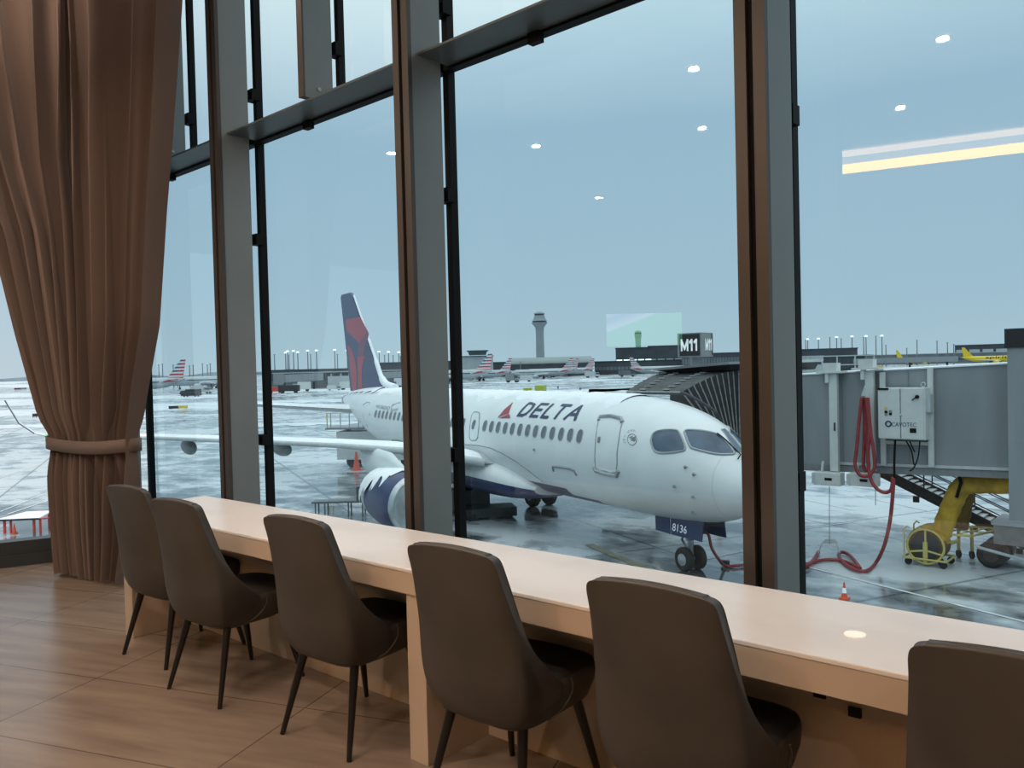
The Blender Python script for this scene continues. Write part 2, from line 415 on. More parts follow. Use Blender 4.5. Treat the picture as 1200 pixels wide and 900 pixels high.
# second facade
p0, p1 = WC, WC + WD*5.5
w = MB().add([p0, p1, p1+Vector((0,0,5.1)), p0+Vector((0,0,5.1))], [(0,1,2,3)]).build('window_7', 'glass_left', fix=False); struct(w)
ang = math.atan2(WD.y, WD.x); mid = (p0+p1)/2
nrm = Vector((WD.y, -WD.x, 0)); nrm = nrm if nrm.x > 0 else -nrm
b_ = struct(MB().box(mid+nrm*.0+Vector((0,0,.10)), (5.5,.14,.2), ang).box(mid+nrm*.03+Vector((0,0,.045)), (5.5,.14,.09), ang).build('baseboard_left', 'darkframe'))
p2 = p1; p3 = Vector((-14, p1.y, 0))
struct(MB().add([p1, Vector((p1.x, -10, 0)), Vector((p1.x, -10, 5.1)), p1+Vector((0,0,5.1))], [(0,1,2,3)]).build('wall_left', 'wallp', fix=False))

# ------------------------------------------------------------------ ceiling lights and cove (seen mirrored in the glass)
def mirrored(px, py, z):
    p = atz(px, py, z); return Vector((p.x, 2*GY-p.y, z))
c0, c1 = mirrored(968, 196, cz-.02), mirrored(1330, 151, cz-.02)
d = (c1-c0).normalized(); q = Vector((-d.y, d.x, 0))
q = q if q.y > 0 else -q
cv = thing('cove_light', 'long warm amber cove light strip mirrored in the right window pane', 'ceiling light', c0)
MB().hexa([Vector((0,0,-.10)), d*4.5+Vector((0,0,-.10)), d*4.5+q*.06+Vector((0,0,-.10)), q*.06+Vector((0,0,-.10)), Vector((0,0,.01)), d*4.5+Vector((0,0,.01)), d*4.5+q*.06+Vector((0,0,.01)), q*.06+Vector((0,0,.01))]).build('diffuser', 'cove', cv)
MB().hexa([q*.16+Vector((0,0,-.03)), d*4.5+q*.16+Vector((0,0,-.03)), d*4.5+q*.5+Vector((0,0,-.03)), q*.5+Vector((0,0,-.03)), q*.16+Vector((0,0,.01)), d*4.5+q*.16+Vector((0,0,.01)), d*4.5+q*.5+Vector((0,0,.01)), q*.5+Vector((0,0,.01))]).build('glowing_lip', mat('cove lip glow', (.8,.75,.7), .7, emit=(1,.85,.75), es=2.2), cv)  # lip given its own glow for light spilling from the cove
MB().hexa([q*.56+Vector((0,0,-.04)), d*4.5+q*.56+Vector((0,0,-.04)), d*4.5+q*.6+Vector((0,0,-.04)), q*.6+Vector((0,0,-.04)), q*.56+Vector((0,0,.01)), d*4.5+q*.56+Vector((0,0,.01)), d*4.5+q*.6+Vector((0,0,.01)), q*.6+Vector((0,0,.01))]).build('upper_diffuser', mat('cove upper glow', (1,.8,.6), .5, emit=(1,.66,.42), es=7), cv)
dls = [(813,80,'in the main pane above and right of the control tower'),(823,150,'below the brightest ceiling spot in the main pane'),(628,171,'straight above the control tower'),(1105,45,'near the top edge of the right pane'),(1055,126,'above the left half of the amber cove strip')]
proto = None
for px, py, wh in dls:
    p = mirrored(px, py, cz-.005)
    if proto is None:
        proto = thing('recessed_downlight', 'x', 'ceiling light', p, 0, 'recessed downlights mirrored in the glass')
        MB().cyl((0,0,0), (0,0,-.012), .042, n=20).build('lens', 'downlight', proto)
        MB().lathe([(-.004,.043),(-.016,.045),(-.016,.065),(-.004,.065)], (0,0,0), (0,0,1), 24).build('trim_ring', 'lgrey', proto, smooth=40)
        o = proto
    else: o = copy_tree(proto); o.location = p
    o['label'] = 'small round downlight reflected ' + wh
def lamp(name, loc, e, col, size, rot=(0,0,0), spread=None):
    l = bpy.data.lights.new(name, 'AREA'); l.energy = e; l.color = col; l.size = size; l.shape = 'DISK'
    if spread: l.spread = spread
    o = bpy.data.objects.new(name, l); o.location = loc; o.rotation_euler = rot; COL.objects.link(o); return o
WARM = (1, .78, .61)
for px, py, wh in dls:
    p = mirrored(px, py, cz-.03); lamp('downlight_and_fill', p, 27, WARM, .07)
for x, y, e in [(1.5,.9,30),(1.3,-1.6,22),(-6.3,.95,14),(-6.2,-2.4,16)]:  # extra lamps without fittings, added to light the counter and room
    lamp('downlight_and_fill', (x, y, cz-.03), e, WARM, .1)
lamp('curtain_fill_lamp', (-6.2, 1.6, 5.06), 20, WARM, .12); lamp('curtain_fill_lamp', (-4.2, 1.6, 5.06), 10, WARM, .12)  # no fitting here; fill lamps added to brighten the curtain top
# television on the back part of the lounge, seen only mirrored
tvp = []
D = 11.5
for px, py in [(712,378),(798,357),(798,400),(712,410)]:
    p = dep(px, py, D); tvp.append(Vector((p.x, 2*GY-p.y, p.z)))
tc_ = sum(tvp, Vector())/4
tv = thing('television', 'green sports picture of a television mirrored beside the gate sign', 'television', tc_)
ax = (tvp[0]-tvp[1]); w_ = ax.length; rz_ = math.atan2(ax.y, ax.x); tv.rotation_euler = (0,0,rz_)
BZ = -.03 if (Matrix.Rotation(rz_, 3, 'Z') @ Vector((0,1,0))).y > 0 else .03
MB().box((0,0,0), (w_,.012,.46)).build('screen', 'screen', tv)
MB().box((0,0,0), (w_+.04,.01,.5)).build('bezel', 'black', tv).location = (0, BZ, 0)

# ------------------------------------------------------------------ counter
TR = R(1.6)
ct = thing('counter_table', 'long pale stone window counter on thick end panels along the glazing', 'counter', (-2.37, 2.285, 0), TR)
L = 5.06
def bb(mb, x0, x1, y0, y1, z0, z1): return mb.box(((x0+x1)/2,(y0+y1)/2,(z0+z1)/2), (x1-x0,y1-y0,z1-z0))
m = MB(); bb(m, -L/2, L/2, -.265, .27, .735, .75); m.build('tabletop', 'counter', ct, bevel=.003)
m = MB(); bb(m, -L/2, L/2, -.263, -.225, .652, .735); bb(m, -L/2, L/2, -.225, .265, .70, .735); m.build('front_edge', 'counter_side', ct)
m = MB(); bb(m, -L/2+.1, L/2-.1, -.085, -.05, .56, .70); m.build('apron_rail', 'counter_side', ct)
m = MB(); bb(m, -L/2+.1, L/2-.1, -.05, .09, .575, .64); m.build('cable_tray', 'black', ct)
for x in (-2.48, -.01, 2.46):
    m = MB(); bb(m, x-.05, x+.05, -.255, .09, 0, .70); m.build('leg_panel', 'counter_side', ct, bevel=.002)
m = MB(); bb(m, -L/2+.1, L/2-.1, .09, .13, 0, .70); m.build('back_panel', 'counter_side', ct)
for x, z in ((1.475,.582),(1.57,.552),(.30,.582),(-.95,.582),(-1.8,.582)):
    m = MB(); bb(m, x-.017, x+.017, -.093, -.083, z-.013, z+.013); o = m.build('power_socket', 'black', ct)
disc_w = atz(1002, 744, .75)
dl_ = Matrix.Rotation(-TR, 3, 'Z') @ (disc_w - Vector((-2.37,2.285,.75)))
MB().lathe([(0,.028),(.003,.028),(.004,.024),(.004,.001)], (dl_.x, dl_.y, .75), (0,0,1), 28).build('charging_disc', 'disc', ct, smooth=30)['label'] = 'small round cream disc set in the counter top'

# ------------------------------------------------------------------ chairs
def shell_mesh():
    # outer shell of the chair: wraps from the back forward into low arms
    rows = []
    prof = [  # z, y_back, half width, forward reach
        (.335,-.13,.140,.08),(.342,-.185,.172,.14),(.365,-.222,.198,.21),(.41,-.240,.219,.27),(.46,-.250,.232,.275),
        (.51,-.257,.235,.215),(.57,-.264,.232,.15),(.65,-.273,.224,.09),(.74,-.283,.213,.055),(.82,-.291,.203,.035),(.87,-.296,.198,.022),(.90,-.299,.197,.014),(.921,-.300,.194,.009),(.935,-.301,.188,.006),(.943,-.301,.177,.004),(.946,-.301,.160,.003)]
    nn = 21
    for z, yb, hw, fr in prof:
        row = []
        for i in range(nn):
            t = -1+2*i/(nn-1); a = abs(t)
            bow = min(.06, fr*.8)
            if a < .62:
                q_ = a/.62; x = math.sin(q_*math.pi/2)*hw*.985; y = yb + (1-math.cos(q_*math.pi/2))*bow
            else:
                q_ = (a-.62)/.38; x = hw*(.985+.015*math.sin(q_*math.pi)); y = yb + bow + q_*(fr-bow)
            dz = .010*max(0, (z-.84)/.10)*(x/hw)**2
            row.append((x if t >= 0 else -x, y, z-dz))
        rows.append(row)
    return rows
def make_chair(label):
    t = thing('dining_chair', label, 'chair', (0,0,0), 0, 'upholstered chairs along the counter')
    rows = shell_mesh(); n_ = len(rows[0])
    th = .034; rings = []
    for ri, row in enumerate(rows):
        pts = [Vector(p) for p in row]; inn = []
        for i, p_ in enumerate(pts):
            a_ = abs(-1+2*i/(n_-1)); fr_ = row[0][1]-row[n_//2][1]; w_ = max(0, min(1, (fr_-.03)/.16))
            k_ = w_*(3*min(1, a_/.75)**2-2*min(1, a_/.75)**3)
            nn_ = Vector((-math.copysign(k_, p_.x), 1-k_*.9, 0)).normalized()
            inn.append(p_+nn_*th)
        rings.append(pts+inn[::-1])
    def shrink(ring, k, dz):  # rounded lip
        m_ = len(ring)//2; out = []
        for i in range(len(ring)):
            o_ = ring[len(ring)-1-i]; c_ = (ring[i]+o_)/2; out.append(c_+(ring[i]-c_)*k+Vector((0,0,dz)))
        return out
    rings = [shrink(rings[0], .5, -.006)] + rings + [shrink(rings[-1], .75, .005), shrink(rings[-1], .35, .008)]
    o = MB().loft(rings).build('backrest_shell', 'leather', t, smooth=180)
    b = o.modifiers.new('sub', 'SUBSURF'); b.levels = 1; b.render_levels = 1
    # seat cushion
    rings = []
    for z, k, yb, yf in [(.325,.10,-.10,.10),(.33,.168,-.16,.18),(.355,.205,-.20,.255),(.40,.215,-.21,.285),(.445,.218,-.21,.292),(.468,.212,-.205,.285),(.478,.18,-.18,.25),(.481,.10,-.10,.16)]:
        ring = []
        for i in range(28):
            a = 2*math.pi*i/28; ca, sa = math.cos(a), math.sin(a)
            e = .45
            ring.append((k*math.copysign(abs(ca)**e, ca), (yf+yb)/2+(yf-yb)/2*math.copysign(abs(sa)**e, sa), z))
        rings.append(ring)
    ms = MB().loft(rings)
    for i_, f_ in enumerate(ms.f):
        if sum(ms.v[k_][2] for k_ in f_)/len(f_) > .458: ms.mi[i_] = 1
    ms.build('seat', ['leather', 'leather_shaded'], t, smooth=60)
    # welt seam where the shell meets the seat side
    for sx in (-1, 1):
        pts = [(sx*.245, .022, .478), (sx*.249, .026, .45), (sx*.240, .02, .415), (sx*.222, -.01, .375), (sx*.2, -.05, .35)]
        MB().tube(spline(pts, 4), .0035, 6).build('welt_seam', 'leather', t, smooth=60)
    for sx in (-1, 1):
        MB().cyl((sx*.155, -.13, .35), (sx*.21, -.22, 0), .019, .0105, 14).build('leg', 'black_leg', t, smooth=40)
        MB().cyl((sx*.155, .17, .35), (sx*.21, .25, 0), .019, .0105, 14).build('leg', 'black_leg', t, smooth=40)
    return t
spots = [(-4.37+.0,2.05,5.5,'farthest chair, left end of the row beside the brown curtain'),
         (-3.69,1.985,5.5,'second chair from the curtain, half covering the farthest one'),
         (-2.82,2.065,4.4,'third chair from the curtain, left of the middle leg panel'),
         (-1.915,2.065,3.0,'chair just right of the middle leg panel of the counter'),
         (-1.165,2.065,2.5,'second chair from the right edge, near the round counter disc'),
         (-.335,2.06,2.0,'nearest chair, cut off by the right edge of the picture')]
ch0 = None
for x, y, a, lab in spots:
    lab = 'taupe leather chair, ' + lab if len(lab.split()) < 12 else lab
    if ch0 is None: ch0 = make_chair(lab); c = ch0
    else: c = copy_tree(ch0)
    c.location = (x, y, 0); c.rotation_euler.z = R(a); c['label'] = lab

# ------------------------------------------------------------------ curtain
def poly_at(poly, u):
    pts = [Vector(p) for p in poly]; ls = [(pts[i+1]-pts[i]).length for i in range(len(pts)-1)]; T = sum(ls); d_ = u*T
    for i, l in enumerate(ls):
        if d_ <= l or i == len(ls)-1: return pts[i].lerp(pts[i+1], d_/l)
        d_ -= l
def curtain():
    t = thing('curtain', 'floor length brown curtain gathered by a band at the window corner', 'curtain', (-6.4, 2.35, 0))
    keys = [  # z, path from right end to left end
        (.02, [(-6.00,2.44),(-6.45,2.36),(-6.80,2.26)]),
        (.35, [(-5.90,2.45),(-6.40,2.34),(-6.83,2.26)]),
        (.80, [(-5.77,2.44),(-6.35,2.32),(-6.84,2.25)]),
        (1.03, [(-5.76,2.42),(-6.30,2.31),(-6.84,2.25)]),
        (1.30, [(-5.67,2.45),(-6.30,2.30),(-6.93,2.21)]),
        (1.86, [(-5.44,2.47),(-6.25,2.30),(-7.06,2.11)]),
        (2.60, [(-5.30,2.48),(-6.30,2.30),(-7.18,1.98)]),
        (3.12, [(-5.17,2.48),(-6.30,2.32),(-7.30,1.80)]),
        (3.90, [(-5.00,2.48),(-6.40,2.36),(-7.38,1.55)]),
        (5.05, [(-4.85,2.48),(-6.60,2.36),(-7.42,1.3)])]
    NU, NZ = 260, 60; rows = []
    rnd = random.Random(3)
    ph = [rnd.uniform(-.35,.35) for _ in range(40)]; am = [rnd.uniform(.6,1.25) for _ in range(40)]
    wid = [rnd.uniform(.55,1.6) for _ in range(11)]; cum = [0]
    for w0 in wid: cum.append(cum[-1]+w0)
    NF = 11
    for j in range(NZ+1):
        z = .02 + (5.05-.02)*(j/NZ)**1.0
        for a in range(len(keys)-1):
            if keys[a][0] <= z <= keys[a+1][0]+1e-6: break
        f = (z-keys[a][0])/(keys[a+1][0]-keys[a][0]); f = f*f*(3-2*f) if abs(keys[a][0]-1.03) < .01 or abs(keys[a+1][0]-1.03) < .01 else f
        row = []
        tie = math.exp(-((z-1.02)/.16)**2)
        amp = .072*(1-.42*tie) + .008*max(0, z-1.2)
        for i in range(NU+1):
            u = i/NU
            uu = u + .008*math.sin(2*math.pi*(2.3*u+.1*z))
            p = poly_at(keys[a][1], uu if 0 <= uu <= 1 else u).lerp(poly_at(keys[a+1][1], uu if 0 <= uu <= 1 else u), f)
            e = .01
            q0 = poly_at(keys[a][1], max(0,u-e)).lerp(poly_at(keys[a+1][1], max(0,u-e)), f); q1 = poly_at(keys[a][1], min(1,u+e)).lerp(poly_at(keys[a+1][1], min(1,u+e)), f)
            tg = (q1-q0).normalized(); nm = Vector((tg.y, -tg.x))
            nm = nm if nm.dot(Vector((.9,-.4))) > 0 else -nm
            uc = u*cum[-1]; ki = max(q for q in range(12) if cum[q] <= uc+1e-9); ki = min(ki, 10); ff = (uc-cum[ki])/wid[ki]; k = ki+ff; am_w = min(1.15, .55+.5*wid[ki])
            s0 = am[ki]+(am[ki+1]-am[ki])*ff
            w_ = math.sin(2*math.pi*k + ph[ki]+(ph[ki+1]-ph[ki])*ff)
            w_ = math.copysign(abs(w_)**.55, w_)
            off = amp*s0*am_w*w_ + .013*math.sin(2*math.pi*(k*2.3+.03*z))*(1-.5*tie)
            sh = amp*.45*math.cos(2*math.pi*k)
            row.append((p.x+nm.x*off+tg.x*sh+6.4, p.y+nm.y*off+tg.y*sh-2.35, z + (.012*math.sin(9*u) if j == 0 else 0)))
        rows.append(row)
    o = MB().loft(rows, caps=False, closed=False).build('drape', 'curtain', t, smooth=80)
    pts = [(-5.80,2.48),(-5.765,2.42),(-5.82,2.355),(-6.05,2.295),(-6.3,2.255),(-6.6,2.205),(-6.79,2.185),(-6.86,2.21),(-6.85,2.27),(-6.5,2.36),(-6.1,2.43)]
    rr = []
    sp = spline([(x+6.4, y-2.35, 0) for x, y in pts]+[(pts[0][0]+6.4, pts[0][1]-2.35, 0)], 6)
    lo = [(p.x, p.y, .960+.10*(p.x-.05)**2) for p in sp]; hi = [(p.x, p.y, 1.052+.10*(p.x-.05)**2) for p in sp]
    o = MB().loft([lo, hi], caps=False, closed=False).build('tieback_band', 'curtain', t, smooth=80)
    s_ = o.modifiers.new('solid', 'SOLIDIFY'); s_.thickness = .008
curtain()

# ------------------------------------------------------------------ the airliner in front of the window
PL = thing('airliner', 'large white twin engine airliner with red emblem parked at the gate', 'aircraft', (-9.633, 20.343, ZA), R(180-18.095))
PM = Matrix.Translation(PL.location) @ Matrix.Rotation(R(180-18.095), 4, 'Z')
PI_ = PM.inverted()
prof = [(0,2.66,2.60,.03),(.04,2.84,2.42,.2),(.15,3.04,2.22,.42),(.35,3.30,2.03,.64),(.7,3.66,1.85,.89),(1.2,4.09,1.69,1.13),(1.8,4.46,1.58,1.34),(2.5,4.74,1.52,1.5),
        (3.5,4.98,1.47,1.65),(4.6,5.11,1.45,1.73),(6,5.15,1.45,1.75),(9,5.15,1.45,1.75),(13,5.15,1.45,1.75),(17,5.15,1.45,1.75),(21,5.15,1.47,1.75),(23,5.15,1.56,1.74),(25,5.14,1.82,1.69),
        (27,5.11,2.25,1.55),(29,5.05,2.78,1.32),(31,4.95,3.32,.98),(33,4.78,3.84,.6),(34.2,4.6,4.08,.32),(34.8,4.45,4.2,.12)]
def herm(tab, s, c):
    for i in range(len(tab)-1):
        if tab[i][0] <= s <= tab[i+1][0]: break
    x0, x1 = tab[i][0], tab[i+1][0]; t = (s-x0)/(x1-x0)
    y0, y1 = tab[i][c], tab[i+1][c]
    def slope(j):
        if j <= 0 or j >= len(tab)-1: return (y1-y0)/(x1-x0)
        a = (tab[j][c]-tab[j-1][c])/(tab[j][0]-tab[j-1][0]); b = (tab[j+1][c]-tab[j][c])/(tab[j+1][0]-tab[j][0])
        return 0 if a*b <= 0 else 2*a*b/(a+b)
    m0, m1 = slope(i)*(x1-x0), slope(i+1)*(x1-x0)
    return (2*t**3-3*t*t+1)*y0+(t**3-2*t*t+t)*m0+(-2*t**3+3*t*t)*y1+(t**3-t*t)*m1
def fus(s, a, off=0):  # a: angle from top towards starboard
    zt, zb, hw = herm(prof, s, 1), herm(prof, s, 2), herm(prof, s, 3)
    zc = (zt+zb)/2; hh = (zt-zb)/2
    return Vector((s, (hw+off)*math.sin(a), zc+(hh+off)*math.cos(a)))
ss = [0,.02,.04,.09,.15,.24,.35,.5,.7,.95,1.2,1.5,1.8,2.15,2.5,3,3.5,4,4.6,5.3,6,7.5,9,11,13,15,17,19,21,22,23,24,25,26,27,28,29,30,31,32,33,33.6,34.2,34.5,34.8]
NA = 56
mb = MB(); mb.loft([[fus(s, 2*math.pi*i/NA) for i in range(NA)] for s in ss])
for i, f in enumerate(mb.f):
    if len(f) == 4:
        c = sum((Vector(mb.v[k]) for k in f), Vector())/4; ia = i % NA
        an = abs(((ia+.5)/NA*360+180) % 360-180)
        if (8 < c.x < 24 and an > 138) or (6.2 < c.x <= 8 and an > 148) or (4.9 < c.x <= 6.2 and an > 158) or (3.9 < c.x <= 4.9 and an > 168): mb.mi[i] = 1
fu = mb.build('fuselage', ['white', 'navy'], PL, smooth=60)
bv = BVHTree.FromPolygons([Vector(v) for v in mb.v], mb.f)
camL = PI_ @ CAM
def hit(px, py):
    d = (PI_.to_3x3() @ ray(px, py)).normalized()
    r = bv.ray_cast(camL, d); return r[0]
def skin(p, off=.012):
    r = bv.find_nearest(Vector(p)); nn_ = r[1]
    if (Vector((r[0].x, 0, 3.3))-r[0]).dot(nn_) > 0: nn_ = -nn_
    return r[0]+nn_*off
def skin_poly(pts, off=.012, cuts=2):
    bm = bmesh.new(); vs = [bm.verts.new(p) for p in pts]; bm.faces.new(vs)
    bmesh.ops.triangulate(bm, faces=bm.faces[:])
    for _ in range(cuts): bmesh.ops.subdivide_edges(bm, edges=bm.edges[:], cuts=1, use_grid_fill=True)
    bmesh.ops.triangulate(bm, faces=bm.faces[:])
    m = MB(); bm.verts.index_update()
    m.add([skin(v.co, off) for v in bm.verts], [[v.index for v in f.verts] for f in bm.faces]); bm.free(); return m
def pxpoly(pts): return [h for h in (hit(x, y) for x, y in pts) if h is not None]
def smoothpx(pts, k=4):
    return [(p.x, p.y) for p in spline([(x, y, 0) for x, y in pts]+[(pts[0][0], pts[0][1], 0)], k)[:-1]]
def skin_tube(pts, r, name, m, parent, closed=False, off=.0):
    return MB().tube([skin(p, off) for p in pts], r, 6, closed=closed).build(name, m, parent, smooth=60)
# cabin windows: one fuselage frame pitch apart, a row each side of the wing exit
def surf_a(s, z):  # starboard angle giving height z at station s
    zt, zb = herm(prof, s, 1), herm(prof, s, 2); return math.acos(max(-1, min(1, (z-(zt+zb)/2)/((zt-zb)/2))))
def oval(s, z, w_, h_, n_=18, e=.75):
    out = []
    for i in range(n_):
        a = 2*math.pi*i/n_; c_, s_ = math.cos(a), math.sin(a)
        ds, dz = w_*math.copysign(abs(c_)**e, c_), h_*math.copysign(abs(s_)**e, s_)
        out.append(fus(s+ds, surf_a(s+ds, z)-dz/1.8))
    return out
stations = [5.99+.5417*i for i in range(13)] + [14.4+.5417*i for i in range(20)]
for s_ in stations:
    w_ = skin_poly(oval(s_, 3.89, .125, .195), .010, 1).build('cabin_window', 'win', fu, smooth=60)
    MB().tube([skin(p, .010) for p in oval(s_, 3.89, .145, .215)], .014, 5, closed=True).build('window_surround', 'seam', w_, smooth=60)
# front service door
dq = [(702.5,489.5),(716,489),(729,490.5),(727,505),(723.5,530),(722,553),(709,551.5),(698.5,548),(697.5,530),(699,508)]
dp = pxpoly(smoothpx(dq, 2))
dr = skin_poly(dp, .012, 1).build('service_door', 'white', fu, smooth=60)
skin_tube(dp, .022, 'door_seam', 'seam', dr, True, .008)
skin_tube(pxpoly([(702,493),(704,488.5),(716,487.6),(728,490.5),(729.5,495)]), .07, 'door_head', 'seam', dr, False, .01)
skin_tube(pxpoly([(696.5,547),(699,551.5),(710,555),(723,557.5),(725,551)]), .07, 'door_sill', 'seam', dr, False, .02)
skin_poly(pxpoly([(701,512),(704,512),(703.3,519),(700.3,519)]), .02, 0).build('door_handle', 'grey', dr)
# wing exit door
ep = pxpoly(smoothpx([(556,483),(561.5,483.5),(562,490),(560,513),(555,516),(550.5,514),(551,500),(553,487)], 2))
ed = skin_poly(ep, .012, 1).build('overwing_exit', 'white', fu, smooth=60)
skin_tube(ep, .02, 'exit_seam', 'grey', ed, True, .008)
skin_poly(oval(13.45, 3.89, .12, .19), .02, 1).build('exit_window', 'win', ed)
# rear service door and cargo hatches
rp = pxpoly(smoothpx([(426,474),(434,472),(431,500),(428,508),(425,500)], 2))
if len(rp) > 4: skin_tube(rp, .022, 'rear_door_seam', 'seam', fu, True, .006)
skin_tube(pxpoly([(649,552),(648,547),(655,547.5),(668,549.5),(673,551.5),(676,557)]), .04, 'cargo_door_seam', 'grey', fu, False, .01)
skin_tube(pxpoly([(460,519),(460,515.5),(467,516),(472,517.5),(473,521)]), .04, 'rear_cargo_door_seam', 'grey', fu, False, .01)
# cockpit windows
cw = [[(763,517),(766,508),(776,504.2),(790,504),(796,507),(803,525),(797,529),(778,531),(767,528)],
      [(802,506),(806,504),(820,504.5),(838,508),(846,513),(860,530),(855,532.5),(838,532),(815,526.5),(808,522)]]
for q_ in cw:
    pp = pxpoly(smoothpx(q_, 3))
    for mir in (1, -1):
        p2 = [Vector((p.x, p.y*mir, p.z)) for p in pp]
        g_ = skin_poly(p2, .014, 2).build('cockpit_window', 'cockpit', fu, smooth=60)
        skin_tube(p2, .035, 'window_frame', 'seam', g_, True, .006)
front = [(845.5,503.5),(849,503),(858,511),(869,524),(869,530),(862,529)]
pp = pxpoly(front)
if len(pp) > 4:
    g_ = skin_poly(pp, .014, 1).build('cockpit_window', 'cockpit', fu, smooth=60); skin_tube(pp, .03, 'window_frame', 'seam', g_, True, .006)
wp = pxpoly([(840,509),(850,517),(860,527),(867,534),(864,539)])
if len(wp) > 2: skin_tube(wp, .018, 'wiper', 'black', fu, False, .05)
# airline name, emblem and small markings
def skin_letters(txt, s0, z0, s1, z1, name, m, parent, **k):
    vs, fs, cnt = strokes(txt, counts=True, **k); fi = 0
    a0, a1 = surf_a((s0+s1)/2, z0), surf_a((s0+s1)/2, z1)
    for c_ in cnt:
        mb_ = MB()
        for f in fs[fi:fi+c_]: mb_.add([fus(s0+(s1-s0)*vs[i][0], a0+(a1-a0)*vs[i][1], .02) for i in f], [tuple(range(4))])
        fi += c_
        mb_.build(name, m, parent)
def skin_text(txt, s0, z0, s1, z1, name, m, parent, **k):
    vs, fs = strokes(txt, **k) if 'w' in k else text2d(txt, **k)
    bm = bmesh.new(); vv = [bm.verts.new((a, b, 0)) for a, b in vs]
    for f in fs:
        try: bm.faces.new([vv[i] for i in f])
        except ValueError: pass
    bmesh.ops.triangulate(bm, faces=bm.faces[:]); 
    a0, a1 = surf_a((s0+s1)/2, z0), surf_a((s0+s1)/2, z1)
    bm.verts.index_update(); mb_ = MB()
    mb_.add([fus(s0+(s1-s0)*v.co.x, a0+(a1-a0)*v.co.y, .02) for v in bm.verts], [[v.index for v in f.verts] for f in bm.faces]); bm.free()
    return mb_.build(name, m, parent)
skin_letters('DELTA', 10.35, 4.33, 6.50, 4.83, 'airline_letter', 'text_navy', fu, w=.17, gap=.42, shear=.22)
em = skin_poly(pxpoly([(583.5,489.5),(601.5,471.5),(596.5,484.5),(591.5,486)]), .02, 1).build('tail_emblem', 'red', fu)
skin_poly(pxpoly([(592,487.2),(597,485.3),(598.5,490),(584.5,490.2)]), .02, 1).build('emblem_base', 'red', em)
skin_text('N136DQ', 25.0, 4.12, 22.95, 4.33, 'registration', 'grey', fu, shear=.1)
fg = skin_poly(pxpoly([(459.5,474),(469.5,471),(466,481),(457.5,482)]), .014, 0).build('flag_marking', 'seam', fu)
gl = skin_tube(pxpoly([(741+5.5*math.cos(a*.4), 515+6.5*math.sin(a*.4)) for a in range(16)]), .012, 'round_emblem', 'seam', fu, True, .01)
for k_ in range(3):
    skin_tube(pxpoly([(738+k_*1.2,513+k_*1.8),(741+k_*.6,511.5+k_*1.8),(742+k_*.6,513.5+k_*1.8),(745,512+k_*1.8)]), .014, 'emblem_swirl', 'grey', gl, False, .01)
for i_, ch_ in enumerate('SKYTEAM'):
    an_ = R(200-i_*21); cx_, cy_ = 741+9.3*math.cos(an_), 515-10.5*math.sin(an_); tx_, ty_ = math.sin(an_)*1.3, math.cos(an_)*1.3
    vs_, fs_ = text2d(ch_); q_ = [hit(cx_+tx_*(a-.5)*1.6-ty_*-(b-.5)*-2, cy_+ty_*(a-.5)*1.6-tx_*(b-.5)*2) for a, b in vs_]
    MB().add([skin(v, .014) for v in q_], fs_).build('emblem_letter', 'grey', gl)
for px, py in [(813,556),(812,582),(812,600),(790,570),(626,527),(803,547.5)]:
    h = hit(px, py)
    if h: MB().cyl(skin(h, 0), skin(h, .05), .05, .03, 8).cyl(skin(h,.05), skin(h,.06)+Vector((-.14,0,0)), .016, .012, 6).build('probe', 'grey', fu)
skin_tube([fus(.8, a*.12) for a in range(0, 27)], .004, 'radome_joint', 'lgrey', fu, False, .002)
# snow lying on the crown of the fuselage
sn = []
for i in range(70):
    s_ = 5.0+i*.4
    wd = .55+.12*math.sin(i*1.7)+.1*math.sin(i*.63)
    th = .03+.03*abs(math.sin(i*.9))+.02*math.sin(i*2.3)
    row = []
    for j in range(9):
        a = -wd+2*wd*j/8
        row.append(fus(s_, a, -.03 if j in (0, 8) else th*(1-(abs(j-4)/4.4)**2)+.01))
    sn.append(row)
so = MB().loft(sn, caps=False, closed=False).build('snow_cover', 'snow', PL, smooth=80); so['kind'] = 'stuff'
# wing to body fairing
FR = [(9.6,1.2,1.9,1.42),(10.4,1.72,2.35,1.2),(11.4,1.98,2.62,1.08),(13,2.08,2.75,1.03),(16,2.08,2.7,1.03),(18,1.95,2.5,1.12),(19.6,1.6,2.1,1.3),(20.8,1.1,1.75,1.46)]
rings = []
for i_ in range(61):
    s_ = 9.6+11.2*i_/60; hw, zt, zb = (herm(FR, min(s_, 20.799), c_) for c_ in (1,2,3)); ring = []
    for i in range(64):
        a = 2*math.pi*i/64; c_, q_ = math.cos(a), math.sin(a)
        ring.append((s_, hw*math.copysign(abs(q_)**.8, q_), (zt+zb)/2+(zt-zb)/2*math.copysign(abs(c_)**.8, c_)))
    rings.append(ring)
mb = MB().loft(rings)
for i, f in enumerate(mb.f):
    c = sum((Vector(mb.v[k]) for k in f), Vector())/len(f)
    ia = i % 64; an = abs(((ia+.5)/64*360+180) % 360-180)
    if an > 88: mb.mi[i] = 1
mb.build('wing_body_fairing', ['white', 'navy'], PL, smooth=50)
skin_tube(pxpoly([(545,521),(560,522),(575,525),(590,532),(605,541),(620,552),(636,564)]), .016, 'fairing_joint', 'grey', fu, False, .01)
